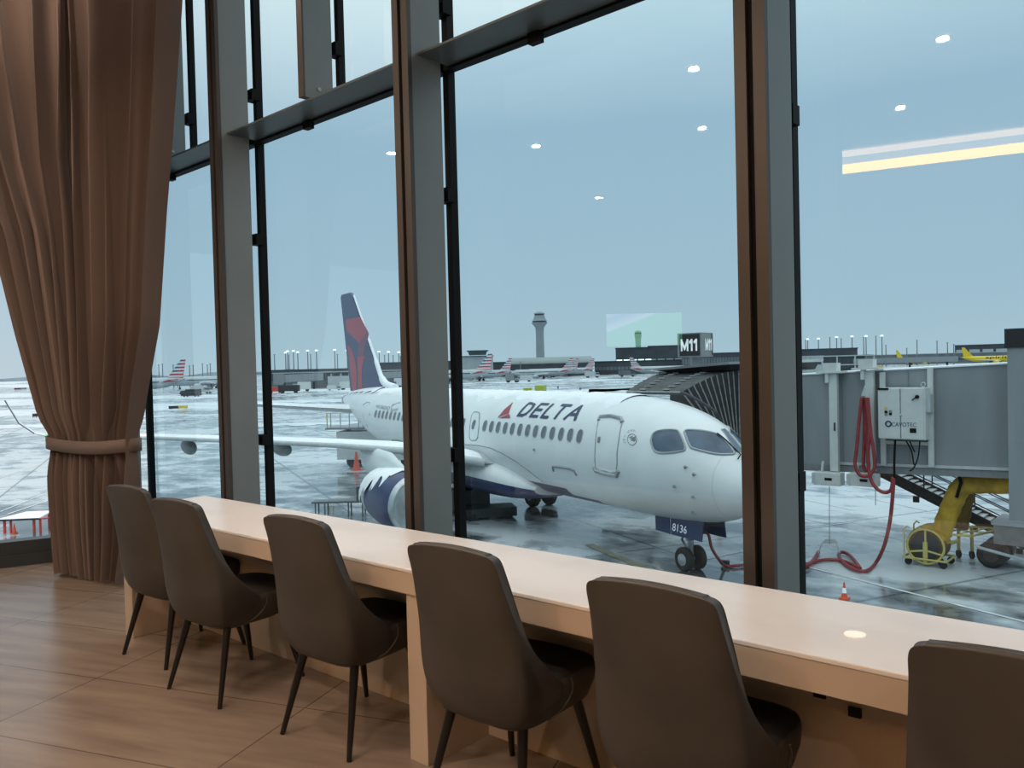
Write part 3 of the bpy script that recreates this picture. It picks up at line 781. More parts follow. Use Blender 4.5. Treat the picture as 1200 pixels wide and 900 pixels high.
# wings
def airfoil(le, chord, th, l, z, n_=12, tw=0):
    up, lo = [], []
    for i in range(n_+1):
        t = i/n_; t2 = t*t
        y = th*(1.48*math.sqrt(t)-.63*t-1.758*t2+1.421*t2*t-.5*t2*t2)
        up.append((le+chord*t, l, z+y*.6-tw*t)); lo.append((le+chord*t, l, z-y*.4-tw*t))
    return up + lo[::-1][1:-1]
WS = [(1.0,11.5,6.6,1.0,2.35),(1.9,12.1,6.2,.95,2.5),(4.5,13.36,4.6,.62,3.05),(6.8,14.5,3.6,.45,3.33),(9.06,15.66,3.1,.36,3.52),(12.95,17.6,2.3,.26,3.82),(16.4,19.33,1.7,.18,4.0),(16.9,19.75,1.5,.14,4.12),(17.4,20.4,1.35,.15,4.5),(17.85,21.3,1.0,.10,5.35)]
for sd in (1, -1):
    secs = [airfoil(le, ch, th*1.5, sd*l, z, tw=.10*ch/6) for l, le, ch, th, z in WS]
    wg = MB().loft(secs[:7]).build('wing', 'lgrey', PL, smooth=50)
    MB().loft(secs[6:]).build('winglet', 'white', wg, smooth=60)
    MB().tube([(le+.01, sd*l, z) for l, le, ch, th, z in WS[7:]], .022, 6).build('winglet_edge', 'navy', wg, smooth=60)
    # snow sheet over the upper skin
    sh = []
    for l, le, ch, th, z in WS[1:7]:
        a = airfoil(le-.01, ch*.97, th*1.5, sd*l, z+.025, tw=.10*ch/6)[:13]; sh.append(a)
    MB().loft(sh, caps=False, closed=False).build('wing_snow', 'snow', wg, smooth=60)
    MB().tube([(le+.02, sd*l, z) for l, le, ch, th, z in WS[1:7]], [.16,.12,.10,.085,.07,.05], 10).build('leading_edge', 'lgrey', wg, smooth=60)
    for l, s_, r_ in ((8.3,17.6,.33),(11.6,19.0,.30),(5.0,16.2,.34)):
        MB().ball((s_, sd*l, 3.12+.05*(l-8)), (1.45, .24, r_), 14, 10).build('flap_track_fairing', 'grey', wg, smooth=60)
    p_ = Vector((19.6, sd*16.5, 4.02)); MB().ball(p_, (.35,.09,.07), 10, 6).build('navigation_light', mat('green lens', (.3,.8,.5), .3) if sd > 0 else 'red', wg, smooth=60)
    # engine
    ec = Vector((10, sd*5.6, 1.55))
    mb = MB().lathe([(0,.80),(-.04,.86),(-.06,.93),(0,1.0),(.12,1.05),(.5,1.11),(1.2,1.13),(2.0,1.08),(2.8,.98),(3.4,.86),(3.4,.80),(2.6,.86),(1.0,.84),(.2,.80)], ec, (1,0,0), 40)
    for i, f in enumerate(mb.f):
        c = sum((Vector(mb.v[k]) for k in f), Vector())/len(f)
        if c.x-ec.x < .13: mb.mi[i] = 1
        elif c.x-ec.x > 2.4: mb.mi[i] = 2
    en = mb.build('engine_nacelle', ['navy', 'ring', 'white'], PL, smooth=50)
    MB().cyl(ec+Vector((.55,0,0)), ec+Vector((.62,0,0)), .82, n=32).build('fan', 'fan', en)
    MB().lathe([(0,.01),(.15,.12),(.45,.25),(.6,.27)], ec+Vector((.05,0,0)), (1,0,0), 20).build('spinner', 'grey', en, smooth=60)
    MB().lathe([(0,.62),(1.2,.36),(1.21,.01)], ec+Vector((3.3,0,0)), (1,0,0), 24).build('exhaust_cone', 'steel', en, smooth=60)
    MB().loft([[(ec.x+t, ec.y+w_*math.sin(a), z0+(z1-z0)*.5+(z1-z0)*.5*math.cos(a)) for a in [i*math.pi/6 for i in range(12)]] for t, w_, z0, z1 in ((1.2,.10,2.3,2.75),(2.4,.2,2.2,3.15),(4.0,.22,2.0,3.2),(5.4,.12,2.3,3.0))]).build('pylon', 'white', en, smooth=60)
    # snow cap with a ragged melt line
    sn = []
    for i in range(26):
        t = .25+i*.12; r_ = [1.07,1.12,1.14,1.13,1.12,1.1,1.08,1.04,1.0,.97][min(9, int(t/.36))]
        rag = .22*math.sin(i*1.1)+.16*math.sin(i*2.7+1)
        a0, a1 = -1.1+rag*.5, .35+.05*i+rag if sd > 0 else 1.0
        if i < 4: a1 = -.2+.12*i
        row = [ec+Vector((t, sd*(r_+.02)*math.sin(a0+(a1-a0)*j/10)*1, (r_+.02)*math.cos(a0+(a1-a0)*j/10))) for j in range(11)]
        sn.append(row)
    MB().loft(sn, caps=False, closed=False).build('engine_snow', 'snow', en, smooth=70)
    # tailplane
    TS = [(.3,30.2,3.3,.62,3.78),(3.0,31.7,2.4,.44,4.02),(6.1,33.5,1.4,.26,4.30)]
    tp = MB().loft([airfoil(le, ch, th*1.5, sd*l, z) for l, le, ch, th, z in TS]).build('tailplane', 'lgrey', PL, smooth=50)
    MB().loft([airfoil(le-.01, ch*.97, th*1.5, sd*l, z+.06)[:13] for l, le, ch, th, z in TS], caps=False, closed=False).build('tailplane_snow', 'snow', tp, smooth=60)
# fin and its painted shapes
FO = [(26.6,5.05),(27.5,5.32),(28.2,5.8),(32.5,10.75),(32.9,10.98),(34.6,10.98),(34.75,10.8),(33.35,4.9)]
def fin_half(s, z):  # half thickness of the fin
    return .16*(1-(z-5)/8.5)
mb = MB()
lf = [(s, .08, z) for i, (s, z) in enumerate(FO)]
n_ = len(FO); vs = lf + [(x, -y, z) for x, y, z in lf]
cen = [(30.6,.17,5.4),(31.8,.14,8),(33.4,.1,10.5)]
mb.add(vs, [tuple(range(n_)), tuple(range(2*n_-1, n_-1, -1))]+[(i, (i+1)%n_, n_+(i+1)%n_, n_+i) for i in range(n_)])
fn = mb.build('tail_fin', 'navy', PL)
def fin_px(pts):
    out = []
    d0 = PI_.to_3x3()
    for x, y in pts:
        d_ = d0 @ ray(300+x/4, 330+y/4); t = (.085-camL.y)/d_.y; p = camL+d_*t; out.append((p.x, p.z))
    return out
for pts, m_, nm in [([(419,178),(488,165),(524,232),(482,287),(426,234)], 'red', 'fin_red_panel'),
                    ([(482,287),(524,232),(529,248),(512,300),(506,345),(476,345)], 'maroon', 'fin_maroon_panel'),
                    ([(428,292),(450,322),(466,375),(472,440),(470,512),(452,515),(440,400)], 'red', 'fin_red_blade'),
                    ([(474,350),(510,347),(496,410),(497,500),(478,510),(478,430)], 'red', 'fin_red_stripe')]:
    for sd in (1, -1):
        MB().prism([(s if sd > 0 else min(s+.5, FO[5][0]), sd*.0805, z) for s, z in fin_px(pts)], (0, sd*.006, 0)).build(nm, m_, fn)
MB().tube(spline([(26.0,0,5.18),(27.3,0,5.35),(28.1,0,5.78),(29,0,6.85),(30.6,0,8.7),(32.4,0,10.75)], 5), [.22]*5+[.2]*5+[.14]*5+[.08]*5+[.06]*6, 8).build('leading_edge_snow', 'snow', fn, smooth=60)
sn = []
for i in range(16):
    s_ = 27.2+i*.4; hw_ = .5+.12*math.sin(i*1.9); sn.append([fus(s_, a*hw_, .05+.10*(1-abs(a))) for a in (-1,-.7,-.4,0,.4,.7,1)])
MB().loft(sn, caps=False, closed=False).build('tail_snow', 'snow', fn, smooth=70)
MB().lathe([(0,.34),(.5,.28),(.55,.2)], (34.0,0,4.34), (1,0,0), 16).build('exhaust_pipe', 'grey', PL, smooth=40)
# landing gear
def wheel(mb_, c, r, w_, axis):
    a = Vector(axis); c = Vector(c)
    mb_.lathe([(-w_/2,r*.55),(-w_/2,r*.86),(-w_*.3,r),(w_*.3,r),(w_/2,r*.86),(w_/2,r*.55)], c, a, 28)
    return mb_
def make_gear(name, sx, l, r, w_, gap, zt, nose=False):
    g_ = MB().cyl((sx, l, r), (sx-.05, l, zt), .085 if nose else .13, n=14).build(name, 'steel', PL, smooth=40)
    MB().cyl((sx, l-gap-.1, r), (sx, l+gap+.1, r), .06, n=10).build('axle', 'steel', g_)
    for q_ in (-1, 1):
        t_ = wheel(MB(), (sx, l+q_*gap, r), r, w_, (0,1,0)).build('tyre', 'rubber', g_, smooth=40)
        MB().lathe([(-.02,r*.5),(.0,r*.56),(.03,r*.5),(.05,r*.2),(.07,.02)], (sx, l+q_*(gap+w_/2-.03), r), (0,q_,0), 20).build('hub', 'hub', t_, smooth=40)
    MB().tube([(sx+.15, l, r+.25), (sx+.38, l, r+.5), (sx+.12, l, r+.85)], .035, 6).build('torque_link', 'steel', g_)
    return g_
ng = make_gear('nose_gear', 2.75, 0, .36, .22, .24, 1.6, True)
MB().cyl((2.75,0,.95), (3.6,0,1.55), .045, n=8).build('drag_brace', 'steel', ng)
MB().cyl((2.55,-.22,1.0), (2.55,.3,1.0), .06, n=10).cyl((2.5,.3,.98), (2.2,.42,1.0), .04, n=8).build('steering_unit', 'steel', ng)
for q_ in (-1, 1):
    dd = MB().hexa([(1.75,q_*.45,1.08),(3.05,q_*.45,1.08),(3.05,q_*.48,1.08),(1.75,q_*.48,1.08),(1.75,q_*.38,1.62),(3.15,q_*.38,1.62),(3.15,q_*.41,1.62),(1.75,q_*.41,1.62)]).build('gear_door', 'navy', PL)
    d2 = MB().hexa([(3.1,q_*.45,1.08),(3.75,q_*.45,1.1),(3.75,q_*.48,1.1),(3.1,q_*.48,1.08),(3.2,q_*.38,1.62),(3.85,q_*.38,1.62),(3.85,q_*.41,1.62),(3.2,q_*.41,1.62)]).build('gear_door', 'navy', PL)
    if q_ > 0: text_mb('8136', (3.0,.478,1.20), (-.62,0,0), (0,-.03,.22)).build('fleet_number', 'signwhite', dd)
make_gear('main_gear', 15.0, -2.35, .52, .36, .42, 2.4); make_gear('main_gear', 15.2, 3.2, .52, .36, .42, 2.4)

# ------------------------------------------------------------------ jet bridge
JB = thing('jet_bridge', 'grey passenger boarding bridge with black folding canopy behind the airliner nose', 'boarding bridge', (-8, 26.5, ZA))
J0 = Vector(JB.location)
def W(x, y, Y): return at(x, y, Y) - J0
Y0, Y1 = 25.2, 28.0
xa, xb = -11.6, 3.0
def zb(x): return -1.80+.026*(x+10.4)+.0   # tunnel underside slopes up to the terminal
def zt(x): return 1.02+.04*(x+10.4)
def jp(x, y, z): return Vector((x, y, z))-J0
MB().hexa([jp(xa,Y0,zb(xa)), jp(xb,Y0,zb(xb)), jp(xb,Y1,zb(xb)), jp(xa,Y1,zb(xa)), jp(xa,Y0,zt(xa)), jp(xb,Y0,zt(xb)), jp(xb,Y1,zt(xb)), jp(xa,Y1,zt(xa))]).build('tunnel', 'tunnel', JB)
# snow strip along the roof edge, lower girder, panel seams
MB().hexa([jp(xa,Y0-.05,zt(xa)), jp(xb,Y0-.05,zt(xb)), jp(xb,Y1,zt(xb)), jp(xa,Y1,zt(xa)), jp(xa,Y0-.05,zt(xa)+.04), jp(xb,Y0-.05,zt(xb)+.04), jp(xb,Y1,zt(xb)+.06), jp(xa,Y1,zt(xa)+.06)]).build('roof_snow', 'snow', JB)
g_ = MB()
for yy in (Y0-.02, Y1-.2): g_.hexa([jp(xa+1,yy,zb(xa)-.18), jp(xb,yy,zb(xb)-.18), jp(xb,yy+.2,zb(xb)-.18), jp(xa+1,yy+.2,zb(xa)-.18), jp(xa+1,yy,zb(xa)+.02), jp(xb,yy,zb(xb)+.02), jp(xb,yy+.2,zb(xb)+.02), jp(xa+1,yy+.2,zb(xa)+.02)])
g_.build('lower_girder', 'grey', JB)
m = MB(); m.hexa([jp(-9.6,Y0-.06,zb(-9.6)+.02), jp(xb,Y0-.06,zb(xb)+.02), jp(xb,Y0,zb(xb)+.02), jp(-9.6,Y0,zb(-9.6)+.02), jp(-9.6,Y0-.06,zb(-9.6)+.10), jp(xb,Y0-.06,zb(xb)+.10), jp(xb,Y0,zb(xb)+.10), jp(-9.6,Y0,zb(-9.6)+.10)]); m.build('edge_rail', 'lgrey', JB)
for x in [-9.2,-7.95,-7.3,-4.2,-2.5,-.9,.8]:
    MB().box(jp(x, Y0-.01, (zb(x)+zt(x))/2), (.018,.03,2.75)).build('panel_seam', 'grey', JB)
# white frame posts on the tunnel side
for px, pt, pb in [(1033.5,436,545),(1089.5,431,547)]:
    a, b = at(px, pt, Y0-.12), at(px+3, pb, Y0-.12)
    MB().box((a+b)/2-J0, (.14,.12,(a-b).length)).build('frame_post', 'cab_white', JB)
m = MB(); a, b = at(1034, 519, Y0-.1), at(1092, 519, Y0-.1); m.box((a+b)/2-J0, ((a-b).length,.1,.1)); m.build('frame_rail', 'cab_white', JB)
# lift column with its black cap and the drive bogie on the apron
cx = at(1193, 500, 24.7)
MB().box(jp(-4.35, 24.75, -.55), (.62,.55,4.6)).build('lift_column', 'tunnel', JB)
MB().box(jp(-4.35, 24.75, 1.93), (.72,.64,.5)).build('column_cap', 'signblack', JB)
MB().box(jp(-4.35, 26.6, -2.6), (.5,.45,2.0)).build('column_leg', 'brownsteel', JB)
bg = MB().box(jp(-4.45, 27.0, -3.62), (1.9,1.4,.55)).build('drive_bogie', 'grey', JB)
MB().box(jp(-4.45, 27.0, -3.3), (2.0,1.5,.1)).build('bogie_top', 'lgrey', bg)
for yy in (26.7, 27.6):
    t_ = MB().lathe([(-.3,.2),(-.32,.3),(-.25,.38),(.25,.38),(.32,.3),(.3,.2)], jp(-5.5, yy, ZA+.38), (0,1,0), 24).build('bogie_wheel', 'rubber', bg, smooth=40)
    MB().lathe([(-.34,.05),(-.32,.2),(.32,.2),(.34,.05)], jp(-5.5, yy, ZA+.38), (0,1,0), 16).build('hub', 'brownsteel', t_)
MB().cyl(jp(-5.8, 26.1, -4.0), jp(-3.9, 26.1, -4.35), .045, n=8).build('tow_rail', 'lgrey', bg)
# cab, canopy roof and accordion hoops (laid out in the airliner's own frame)
def P(s, l, z): return PM @ Vector((s, l, z)) - J0
MB().hexa([P(4.15,-6.6,2.6), P(4.15,-3.5,2.6), P(7.6,-3.5,2.6), P(7.6,-6.6,2.6), P(4.15,-6.6,5.65), P(4.15,-3.5,5.72), P(7.6,-3.5,5.72), P(7.6,-6.6,5.65)]).build('cab', 'dark', JB)
def RP(s_, l, dz): return P(s_, l, 6.12-.047*(s_-3.6)+dz)
rf = MB().hexa([RP(3.65,-7,-.05), RP(3.65,-2.6,-.05), RP(7.4,-2.6,-.05), RP(7.4,-7,-.05), RP(3.6,-7,.03), RP(3.6,-2.5,.03), RP(7.45,-2.5,.03), RP(7.45,-7,.03)]).build('cab_roof', 'lgrey', JB)
MB().hexa([RP(3.9,-6.9,-.30), RP(3.9,-2.9,-.22), RP(6.6,-2.9,-.22), RP(6.6,-6.9,-.30), RP(3.7,-6.9,-.05), RP(3.7,-2.65,-.05), RP(7.3,-2.65,-.05), RP(7.3,-6.9,-.05)]).build('roof_fascia', 'signblack', rf)
NH = 11
hoops = []
for i in range(NH):
    t = i/(NH-1)
    l_ = -.95-2.55*t; z_ = 5.23+.60*math.sin(t*math.pi/2)
    hoops.append((P(4.05+.1*t, l_, z_), P(6.9+.7*t, l_-.02, z_-.02), P(4.05+.1*t, -2.5-1.0*t, 3.55-.2*t), P(6.9+.7*t, -2.5-1.0*t, 3.55-.2*t)))
for i, (a, b, c, d_) in enumerate(hoops):
    h_ = MB().tube([c, a, b], .028, 6).build('bellows_hoop', 'rib', JB)
    if i < NH-1:
        a2, b2, c2, d2 = hoops[i+1]; dn = Vector((0,0,-.09)); up_ = Vector((0,0,.03))
        sl = MB().hexa([a+dn, b+dn, b2+dn, a2+dn, a+up_*0, b, b2+up_, a2+up_]).build('roof_slat', 'slat', h_)
        MB().add([a, a2, c2, c], [(0,1,2,3)]).build('side_fold', 'dark', h_)
        for f_ in (.3, .72): MB().box(a.lerp(b, f_).lerp(a2.lerp(b2, f_), .5)+Vector((0,0,.03)), (.12,.28,.03), R(70)).build('slat_clip', 'seam', h_)
MB().tube(spline([P(4.05,-.9,5.22), P(3.7,-1.0,5.1), P(3.3,-1.2,4.85), P(3.0,-1.3,4.65), P(2.9,-1.5,4.3)], 5), .05, 8).build('canopy_bumper', 'dark', JB, smooth=60)
# gate sign cube on a stem
sg = thing('gate_sign', 'grey and black cube sign reading M11 above the bridge cab', 'sign', dep(821, 424, 28.3))
sc = dep(821, 404, 28.3)-sg.location
fa = (dep(822,404,28.0)-dep(795,404,28.0)); fa.z = 0; fa.normalize(); fb = Vector((-fa.y, fa.x, 0))
wS, dS, hS = .80, .95, .78
fo = dep(822, 404, 28.0)-sg.location; fo.z = sc.z
# corner at the near edge between the two lettered faces
view = (dep(820,404,28)-CAM); view.z = 0; view.normalize()
ax = Vector((math.cos(R(28)), math.sin(R(28)), 0)); ax = Matrix.Rotation(R(42.2-42), 3, 'Z') @ ax
ang_ = math.atan2(CR.y, CR.x)
ux = Vector((math.cos(ang_-R(39)), math.sin(ang_-R(39)), 0)); uy = Vector((-ux.y, ux.x, 0))
k0 = fo
cor = [k0-ux*.91, k0, k0+uy*.91, k0-ux*.91+uy*.91]
zz = Vector((0,0,.42))
MB().hexa([c-zz for c in cor]+[c+zz for c in cor]).build('sign_box', 'grey', sg)
MB().hexa([k0-ux*.83-uy*.015-zz*.9, k0-ux*.06-uy*.015-zz*.9, k0-ux*.06-zz*.9, k0-ux*.83-zz*.9, k0-ux*.83-uy*.015+zz*.9, k0-ux*.06-uy*.015+zz*.9, k0-ux*.06+zz*.9, k0-ux*.83+zz*.9]).build('sign_face', 'signblack', sg)
text_mb('M11', k0-ux*.78-uy*.03-zz*.52, ux*.64, zz*1.04, w=.22, gap=.3).build('sign_lettering', 'signwhite', sg)
text_mb('M11', k0+ux*.02+uy*.26-zz*.5, uy*.52, zz*1.0, w=.22, gap=.3).build('sign_lettering', 'signwhite', sg)
MB().hexa([k0+uy*.8-zz*.9, k0+uy*.8+ux*.015-zz*.9, k0+uy*.86+ux*.015-zz*.9, k0+uy*.86-zz*.9, k0+uy*.8+zz*.9, k0+uy*.8+ux*.015+zz*.9, k0+uy*.86+ux*.015+zz*.9, k0+uy*.86+zz*.9]).build('sign_edge', 'signblack', sg)
cen = k0-ux*.43+uy*.43
MB().box(cen-zz-Vector((0,0,.22)), (.34,.34,.46), ang_).build('stem', 'tunnel', sg)
# ------------------------------------------------------------------ equipment hanging on and under the bridge
def slab_px(x0, y0, x1, y1, Y, dpt, org):
    a, b, c, d_ = at(x0,y0,Y), at(x1,y0,Y), at(x1,y1,Y), at(x0,y1,Y)
    cen_ = (a+b+c+d_)/4; w_ = ((b-a).x+(c-d_).x)/2; h_ = ((a-d_).z+(b-c).z)/2
    return cen_, w_, h_
YC = 24.62
cen_, w_, h_ = slab_px(1030, 454.5, 1084.5, 515, YC, .5, None)
cb = thing('electrical_cabinet', 'white two door electrical cabinet with blue lettering on the bridge side', 'cabinet', cen_+Vector((0,.24,-h_/2)))
MB().box((0,0,h_/2), (w_,.48,h_)).build('cabinet_body', 'cab_white', cb, bevel=.01)
for q_ in (-1, 1):
    d_ = MB().box((q_*w_/4*1.0-.03, -.25, h_/2), (w_/2-.03,.02,h_-.05)).build('door', 'cab_white', cb, bevel=.004)
    if q_ > 0:
        MB().lathe([(0,.055),(.05,.05),(.055,.01)], (.42,-.26,h_*.83), (0,-1,0), 14).cyl((.42,-.31,h_*.83), (.30,-.33,h_*.76), .018, n=6).build('rotary_switch', 'black', d_)
        MB().box((.30,-.265,h_*.18), (.17,.012,.13)).build('meter_window', 'black', d_)
        MB().cyl((-.02,-.26,h_*.48), (-.02,-.29,h_*.48), .03, n=10).build('door_lock', 'lgrey', d_)
MB().box((-.03,-.248,h_/2), (.02,.012,h_-.06)).build('door_gap', 'grey', cb)
for a, b, m_ in ((-.42,.60,'sign_yellow'),(-.42,.53,'black'),(-.30,.54,'grey'),(-.30,.49,'black'),(-.42,.48,'grey')): MB().box((a,-.266,h_*b), (.08,.012,.07)).build('warning_sticker', m_, cb)
text_mb('CAVOTEC', (-.27,-.266,h_*.25), (.66,0,0), (0,0,.12)).build('cabinet_lettering', 'text_navy', cb)
MB().tube([(-.36+.075*math.cos(a*.393), -.266, h_*.25+.07+.075*math.sin(a*.393)) for a in range(16)], .02, 6, closed=True).build('cabinet_emblem', 'text_navy', cb)
MB().box((-w_/2+.13,-.27,h_-.03), (.3,.03,.06)).build('name_plate', 'black', cb)
MB().box((w_/2+.05,0,h_*.7), (.1,.3,.5)).build('side_duct', 'lgrey', cb)
MB().tube([(w_/2-.06+.06*math.cos(a*.52), -.2, h_+.09+.06*math.sin(a*.52)) for a in range(12)], .015, 6, closed=True).build('lifting_eye', 'lgrey', cb)
mbk = MB()
for pts in ([(1049,516),(1048,540),(1048,560),(1046,575)], [(1078,517),(1076,535),(1071,548),(1066,552)], [(1062,517),(1068,528),(1071,545)], [(1066,517),(1072,530)]):
    mbk.tube(spline([at(x,y,24.8)-cb.location for x,y in pts], 4), .035 if pts[0][0]==1049 else .02, 6)
mbk.build('power_cable', 'black', cb, smooth=60)
# cable hoists: white posts with weather boxes
for i, (pt, pb, bx, lab) in enumerate([((974.5,438),(981,552),(955,552.5,988.5,568.5),'white hoist post with hanging control box, left of the red hose'),
                                       ((1016.5,434),(1024,552),(995.5,554,1030.5,570),'white hoist post with hanging control box behind the red hose coil')]):
    YH = 24.95
    a, b = at(*pt, YH), at(*pb, YH)
    h0 = thing('cable_hoist', lab, 'hoist', (a.x, YH, b.z), 0, 'cable hoists on the bridge side')
    o0 = Vector(h0.location)
    MB().box((a+b)/2-o0, (.24,.16,(a-b).length)).build('post', 'cab_white', h0)
    MB().box(a-o0+Vector((0,0,.05)), (.8,.4,.06)).box(a-o0+Vector((0,0,.2)), (.42,.34,.26)).box(a-o0+Vector((-.1,-.05,-.12)), (.1,.2,.3)).build('pulley_head', 'cab_white', h0)
    x0, y0, x1, y1 = bx
    cc, w_, h_ = slab_px(x0, y0, x1, y1, YH-.15, .4, None)
    bo = MB().box(cc-o0, (w_*.93,.4,h_*.92)).build('control_box', 'cab_white', h0, bevel=.02)
    MB().box(cc-o0+Vector((-w_*.45,0,0)), (.12,.42,h_*.75)).build('box_end', 'lgrey', bo)
    MB().box(cc-o0+Vector((.05,-.205,.0)), (.22,.012,.08)).build('label_plate', 'black', bo)
    MB().box(at(978 if i == 0 else 1020, 500, YH-.09)-o0, (.05,.02,.25)).build('post_sticker', 'brownsteel', h0)
    MB().cyl(cc-o0+Vector((-w_*.25,0,h_*.4)), cc-o0+Vector((-w_*.25,.1,h_*1.2)), .04, n=6).build('bracket', 'lgrey', h0)
    if i == 0:
        MB().cyl(at(972,570,YH-.1)-o0, at(972,638,YH-.1)-o0, .012, n=6).build('cable', 'grey', h0)
        MB().prism([at(962,637,YH-.1)-o0, at(981,637,YH-.1)-o0, at(976,632,YH-.1)-o0, at(967,632,YH-.1)-o0], (0,.12,0)).cyl(at(963,637,YH-.1)-o0, at(959,648,YH-.1)-o0, .02, n=6).cyl(at(980,637,YH-.1)-o0, at(984,648,YH-.1)-o0, .02, n=6).build('spreader', 'lgrey', h0)
    else:
        MB().cyl(at(1026,571,YH-.1)-o0, at(1026,592,YH-.1)-o0, .012, n=6).build('cable', 'grey', h0)
# red hose: hung in loops, then down to the apron
hg = thing('ground_power_hose', 'red hose hung in loops beside the cabinet and trailing on the wet apron', 'hose', at(1013, 465, 24.5))
h0 = Vector(hg.location); YR = 24.45
def hp(pts, Y=YR): return [at(x, y, Y)-h0 for x, y in pts]
MB().tube(spline(hp([(1010,466),(1007,490),(1004,525),(1002,543),(1006,555),(1013,558),(1020,556),(1025,547),(1024,530),(1020,505),(1017,480),(1015,466)]), 5), .052, 8).build('outer_loop', 'hose', hg, smooth=60)
MB().tube(spline(hp([(1012,466),(1013,500),(1012,535),(1012,547),(1015,551),(1018,547),(1017,535),(1015,500),(1014,466)], YR+.12), 5), .05, 8).build('inner_loop', 'hose', hg, smooth=60)
gp = [atz(x, y, ZA+.08)-h0 for x, y in [(1026,660),(1015,669),(1003,668),(993,663),(985,655),(983,649),(988,647),(996,651),(1004,660),(1008,666)]]
gp2 = [atz(x, y, ZA+.08)-h0 for x, y in [(1008,666),(990,658),(975,656),(960,657),(945,661),(935,663)]]
MB().tube(spline(hp([(1017,466),(1019,500),(1017,535),(1020,560),(1027,572),(1036,577),(1044,574),(1046.5,560),(1046.5,575),(1043,610),(1036,640)])+gp, 5), .052, 8).build('down_hose', 'hose', hg, smooth=60)
MB().tube(spline(gp2, 5), .052, 8).build('ground_hose', 'hose', hg, smooth=60)
MB().tube(spline([atz(x, y, ZA+.09)-h0 for x, y in [(935,664),(945,663),(953,657),(959,647)]], 5), .06, 8).build('hose_end', 'hose', hg, smooth=60)
MB().prism(hp([(1009,464),(1017,464),(1014,455),(1013,452),(1011,458)]), (0,.12,0)).build('hanger', 'lgrey', hg)
nh = thing('power_cable', 'dark red power cable from the airliner nose gear to the apron', 'hose', atz(850, 663))
q0 = Vector(nh.location)
ns = hit(827, 606)
pts = [PM @ Vector((2.2,.3,1.2)) - q0] + [at(x, y, 21.6)-q0 for x, y in [(829,625),(834,642),(842,655)]] + [atz(x, y, ZA+.06)-q0 for x, y in [(850,663),(862,663),(875,662),(900,664)]]
MB().tube(spline(pts, 6), .045, 8).build('cable_run', 'hose', nh, smooth=60)
MB().box((0,0,.1), (.25,.14,.12), .4).build('connector', 'dark', nh)
# yellow air duct, its reel cart and the trolley frame
dk = thing('air_duct', 'fat yellow preconditioned air hose bending down from under the bridge', 'air hose', atz(1095, 655))
q0 = Vector(dk.location); YD = 26.0
dpts = [at(x, y, YD)-q0 for x, y in [(1215,566),(1190,567),(1150,567),(1133,568),(1124,574),(1117,588),(1109,608),(1102,626),(1097,638)]]
sp = spline(dpts, 5)
MB().tube(sp, [.28+.012*math.sin(i*1.9) for i in range(len(sp))], 16).build('duct_tube', 'yellow', dk, smooth=60)
b2 = spline([at(x, y, YD+.7)-q0 for x, y in [(1140,566),(1132,572),(1128,590),(1124,612),(1123,618)]], 4)
MB().tube(b2, [.27+.012*math.sin(i*2.1) for i in range(len(b2))], 14).build('return_duct', 'yellow_dk', dk, smooth=60)
MB().tube([at(1121,583,YD-.3)-q0, at(1126,566,YD-.3)-q0, at(1121,548,YD-.2)-q0], .05, 6).build('hanging_strap', 'black', dk)
rc = thing('hose_reel_cart', 'yellow wheeled reel cart under the end of the yellow air hose', 'cart', atz(1086, 664))
q0 = Vector(rc.location); yr = q0.y
def rp(x, y, dy=0): return at(x, y, yr+dy)-q0
ce_ = rp(1085, 640)
MB().lathe([(0,.42),(.05,.50),(.7,.50),(.75,.42)], ce_, (0,1,0), 28).build('reel_drum', 'yellow_dk', rc, smooth=40)
MB().tube([ce_+Vector((.50*math.cos(a*.2244), -.04, .50*math.sin(a*.2244))) for a in range(28)], .035, 8, closed=True).build('reel_rim', 'pale_yellow', rc, smooth=60)
m = MB()
for a in (205, 335, 90): m.cyl(ce_+Vector((0,-.05,-.12)), ce_+Vector((.48*math.cos(R(a)),-.05,.48*math.sin(R(a)))), .03, n=6)
m.box(ce_+Vector((0,-.06,-.2)), (.12,.06,.65)); m.build('reel_spoke', 'pale_yellow', rc)
MB().lathe([(0,.01),(0,.40),(.02,.40)], ce_+Vector((0,-.03,0)), (0,1,0), 24).build('reel_face', 'dark', rc)
m = MB(); z_ = rp(1085, 655).z
for yy in (-.1, .85):
    m.cyl((-.62,yy,z_), (.55,yy,z_), .035, n=6)
    m.tube([(-.58,yy,z_), (-.58,yy,ce_.z+.45), (-.5,yy,ce_.z+.55), (-.42,yy,ce_.z+.5)], .025, 6)
for xx in (-.62,.55): m.cyl((xx,-.1,z_), (xx,.85,z_), .035, n=6)
m.build('base_frame', 'pale_yellow', rc)
rings = []
for i in range(9):
    a = R(20+i*17.5); rings.append([ce_+Vector((.53*math.cos(a)*k_, y_, .53*math.sin(a)*k_+.02)) for k_, y_ in ((1,-.06),(1.04,.2),(1.04,.6),(1,.85))])
MB().loft(rings, caps=False, closed=False).build('canvas_cover', 'yellow', rc, smooth=60)
for xx in (-.5, .45):
    for yy in (0,.8):
        c_ = MB().lathe([(-.03,.05),(-.035,.1),(.035,.1),(.03,.05)], (xx,yy,.1), (0,1,0), 14).build('caster_wheel', 'rubber', rc, smooth=40)
        MB().cyl((xx,yy,.1), (xx,yy,z_), .03, n=6).build('caster_fork', 'pale_yellow', c_)
tr = thing('trolley_frame', 'pale yellow open trolley frame on casters right of the reel cart', 'trolley', atz(1122, 662))
q0 = Vector(tr.location)
tz = .95
A_, B_ = Vector((-.75,-.5,tz)), Vector((.42,-.25,tz)); C_, D_ = Vector((.95,1.2,tz+.02)), Vector((-.2,1.0,tz+.02))
m = MB()
